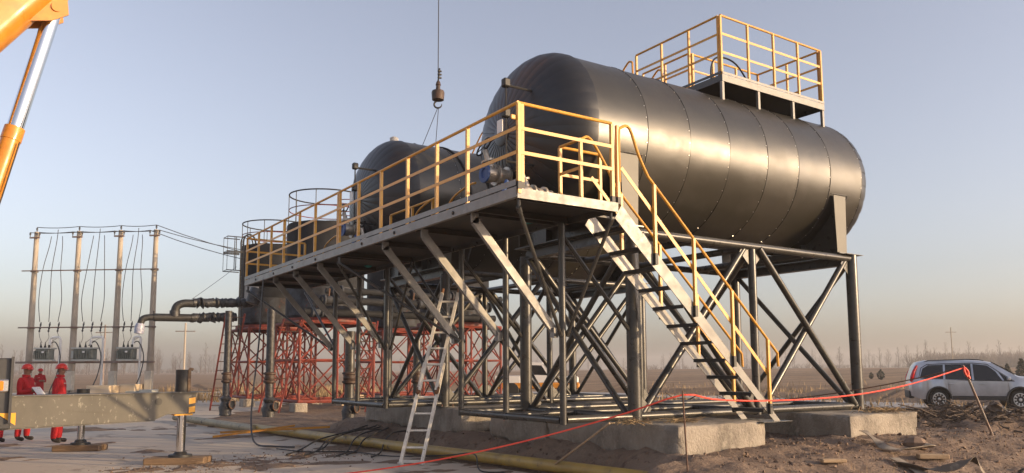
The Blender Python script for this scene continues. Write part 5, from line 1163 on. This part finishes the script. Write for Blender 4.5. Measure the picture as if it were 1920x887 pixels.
gs = MB()
def blade(x, y, h, w=0.012):
    z = max(height(x, y), -0.01); a = rnd.uniform(0, 6.28); d = V((math.cos(a), math.sin(a), 0)); l = V((rnd.uniform(-.35, .35), rnd.uniform(-.35, .35), 1)).normalized()*h
    p = V((x, y, z)); gs.add([p-d*w, p+d*w, p+l], [(0, 1, 2)])
for i in range(5200):
    x = rnd.uniform(7.5, 21); y = rnd.uniform(42, 54)
    if fbm(x, y, 0.3) > -0.1: blade(x, y, rnd.uniform(.25, .8), 0.03)
for i in range(700):
    x, y = rnd.gauss(14.2, 0.3), rnd.gauss(9.0, 0.3); 
    blade(x, y, rnd.uniform(.1, .5))
for i in range(160):
    blade(rnd.uniform(8.5, 17), rnd.uniform(4.8, 7.6), rnd.uniform(.05, .16), 0.004)
for i in range(2500):
    a = ang(rnd.uniform(1180, 1920)); r = rnd.uniform(34, 60); blade(r*math.cos(a), r*math.sin(a), rnd.uniform(.15, .45), 0.025)
tag(gs.build('dry_grass', m_straw, local=True), 'dry straw coloured grass on the field edges', 'grass', kind='stuff')
def straw(cx, cy, cz, n, r, label):
    m = MB()
    for i in range(n):
        a = rnd.uniform(0, 6.28); q = V((cx+rnd.gauss(0, r), cy+rnd.gauss(0, r*.6), cz+abs(rnd.gauss(0, .025)))); d = V((math.cos(a), math.sin(a), rnd.uniform(-.1, .35)))*rnd.uniform(.06, .2); m.path([q-d, q+d*.2+V((0, 0, .015)), q+d], 0.004, 3, cap=False)
    tag(m.build('straw_tuft', m_straw), label, 'straw', 'straw tufts', kind='stuff')
straw(13.4, 8.1, 0.83, 140, 0.22, 'straw lying on the sunlit block'); straw(8.6, 8.35, 0.82, 60, 0.14, 'straw tuft on the block under the stair'); straw(7.75, 8.5, 0.83, 50, 0.15, 'straw tuft beside the big front column')
def ribbon(pts, w, label, cat, mt, tw=1.0):
    pts = spline(pts, 5); m = MB(); vs = []
    for i, p in enumerate(pts):
        t = (pts[min(i+1, len(pts)-1)]-pts[max(i-1, 0)]).normalized(); a = tw*math.sin(i*0.5); s = t.cross(V((0, 0, 1))).normalized(); s = s*math.cos(a)+V((0, 0, 1))*math.sin(a)*0.8
        vs += [p-s*w/2, p+s*w/2, p+s*w/2+V((0, 0, .01)), p-s*w/2+V((0, 0, .01))]
    n = len(pts)
    m.add(vs, [(4*i+k, 4*i+(k+1) % 4, 4*i+4+(k+1) % 4, 4*i+4+k) for i in range(n-1) for k in range(4)]+[(0, 1, 2, 3), (4*n-4, 4*n-3, 4*n-2, 4*n-1)], True)
    one('webbing_strap', m, mt, label, cat, 'old webbing straps')
def gp(x, y, z=0.03): return V((x, y, height(x, y)+z))
ribbon([gp(11.75, 7.45, .12), gp(11.45, 7.05, .06), gp(11.2, 6.75, .05), gp(11.45, 6.5, .08), gp(11.9, 6.45, .14), gp(12.2, 6.75, .05)], 0.13, 'dirty webbing strap bent in a hook shape on the soil', 'strap', m_cloth, 0.5)
ribbon([gp(10.6, 6.3), gp(10.75, 5.95, .08), gp(10.85, 5.6, .22), gp(11.1, 5.45, .3), gp(11.15, 5.3, .08), gp(11.3, 5.1, .1), gp(11.55, 5.05, .22), gp(11.45, 5.2, .05)], 0.15, 'crumpled dark strap looped up near the bottom right corner', 'strap', m_sack, 0.8)
ribbon([gp(10.9, 6.45), gp(10.75, 6.1), gp(10.6, 5.7), gp(10.75, 5.3)], 0.16, 'flat strip of dirty canvas lying between the two straps', 'strap', m_cloth, 0.1)
t = one('broken_plank', MB().cbox(gp(11.55, 6.25, .04), (0.42, 0.14, 0.07), 0.012, Matrix.Rotation(R(-40), 3, 'Z')), m_plank, 'short plank beside the hooked strap on the soil', 'plank', 'plank scraps')
one('broken_plank', MB().cbox(gp(9.6, 6.55, .03), (0.34, 0.12, 0.05), 0.012, Matrix.Rotation(R(-30), 3, 'Z')), m_plank, 'small pale plank scrap at bottom centre right', 'plank', 'plank scraps')
one('soil_lump', MB().lathe([(0, 0.16), (0.08, 0.2), (0.16, 0.13), (0.2, 0.03)], gp(12.0, 6.75, 0), (0.2, 0.1, 1), 9, smooth=False), m_clod, 'dark soil lump behind the hooked strap', 'lump')
print('TREES', ntree)

# ------------------------------------------------------------------ haze
hz = MB(); hz.box2((-1010, -620, -3.0), (1010, 1010, 22.5)); hzo = hz.build('haze', [], local=True)
hm = bpy.data.materials.new('haze'); hm.use_nodes = True; hn = hm.node_tree.nodes; hl = hm.node_tree.links
hn.remove(hn['Principled BSDF']); pv = hn.new('ShaderNodeVolumePrincipled'); pv.inputs['Color'].default_value = (0.9, 0.87, 0.85, 1); pv.inputs['Density'].default_value = 0.0007; pv.inputs['Anisotropy'].default_value = 0.3
hl.new(pv.outputs[0], hn['Material Output'].inputs['Volume']); hzo.data.materials.append(hm); tag(hzo, 'pale evening haze over the whole site', 'haze', kind='stuff')
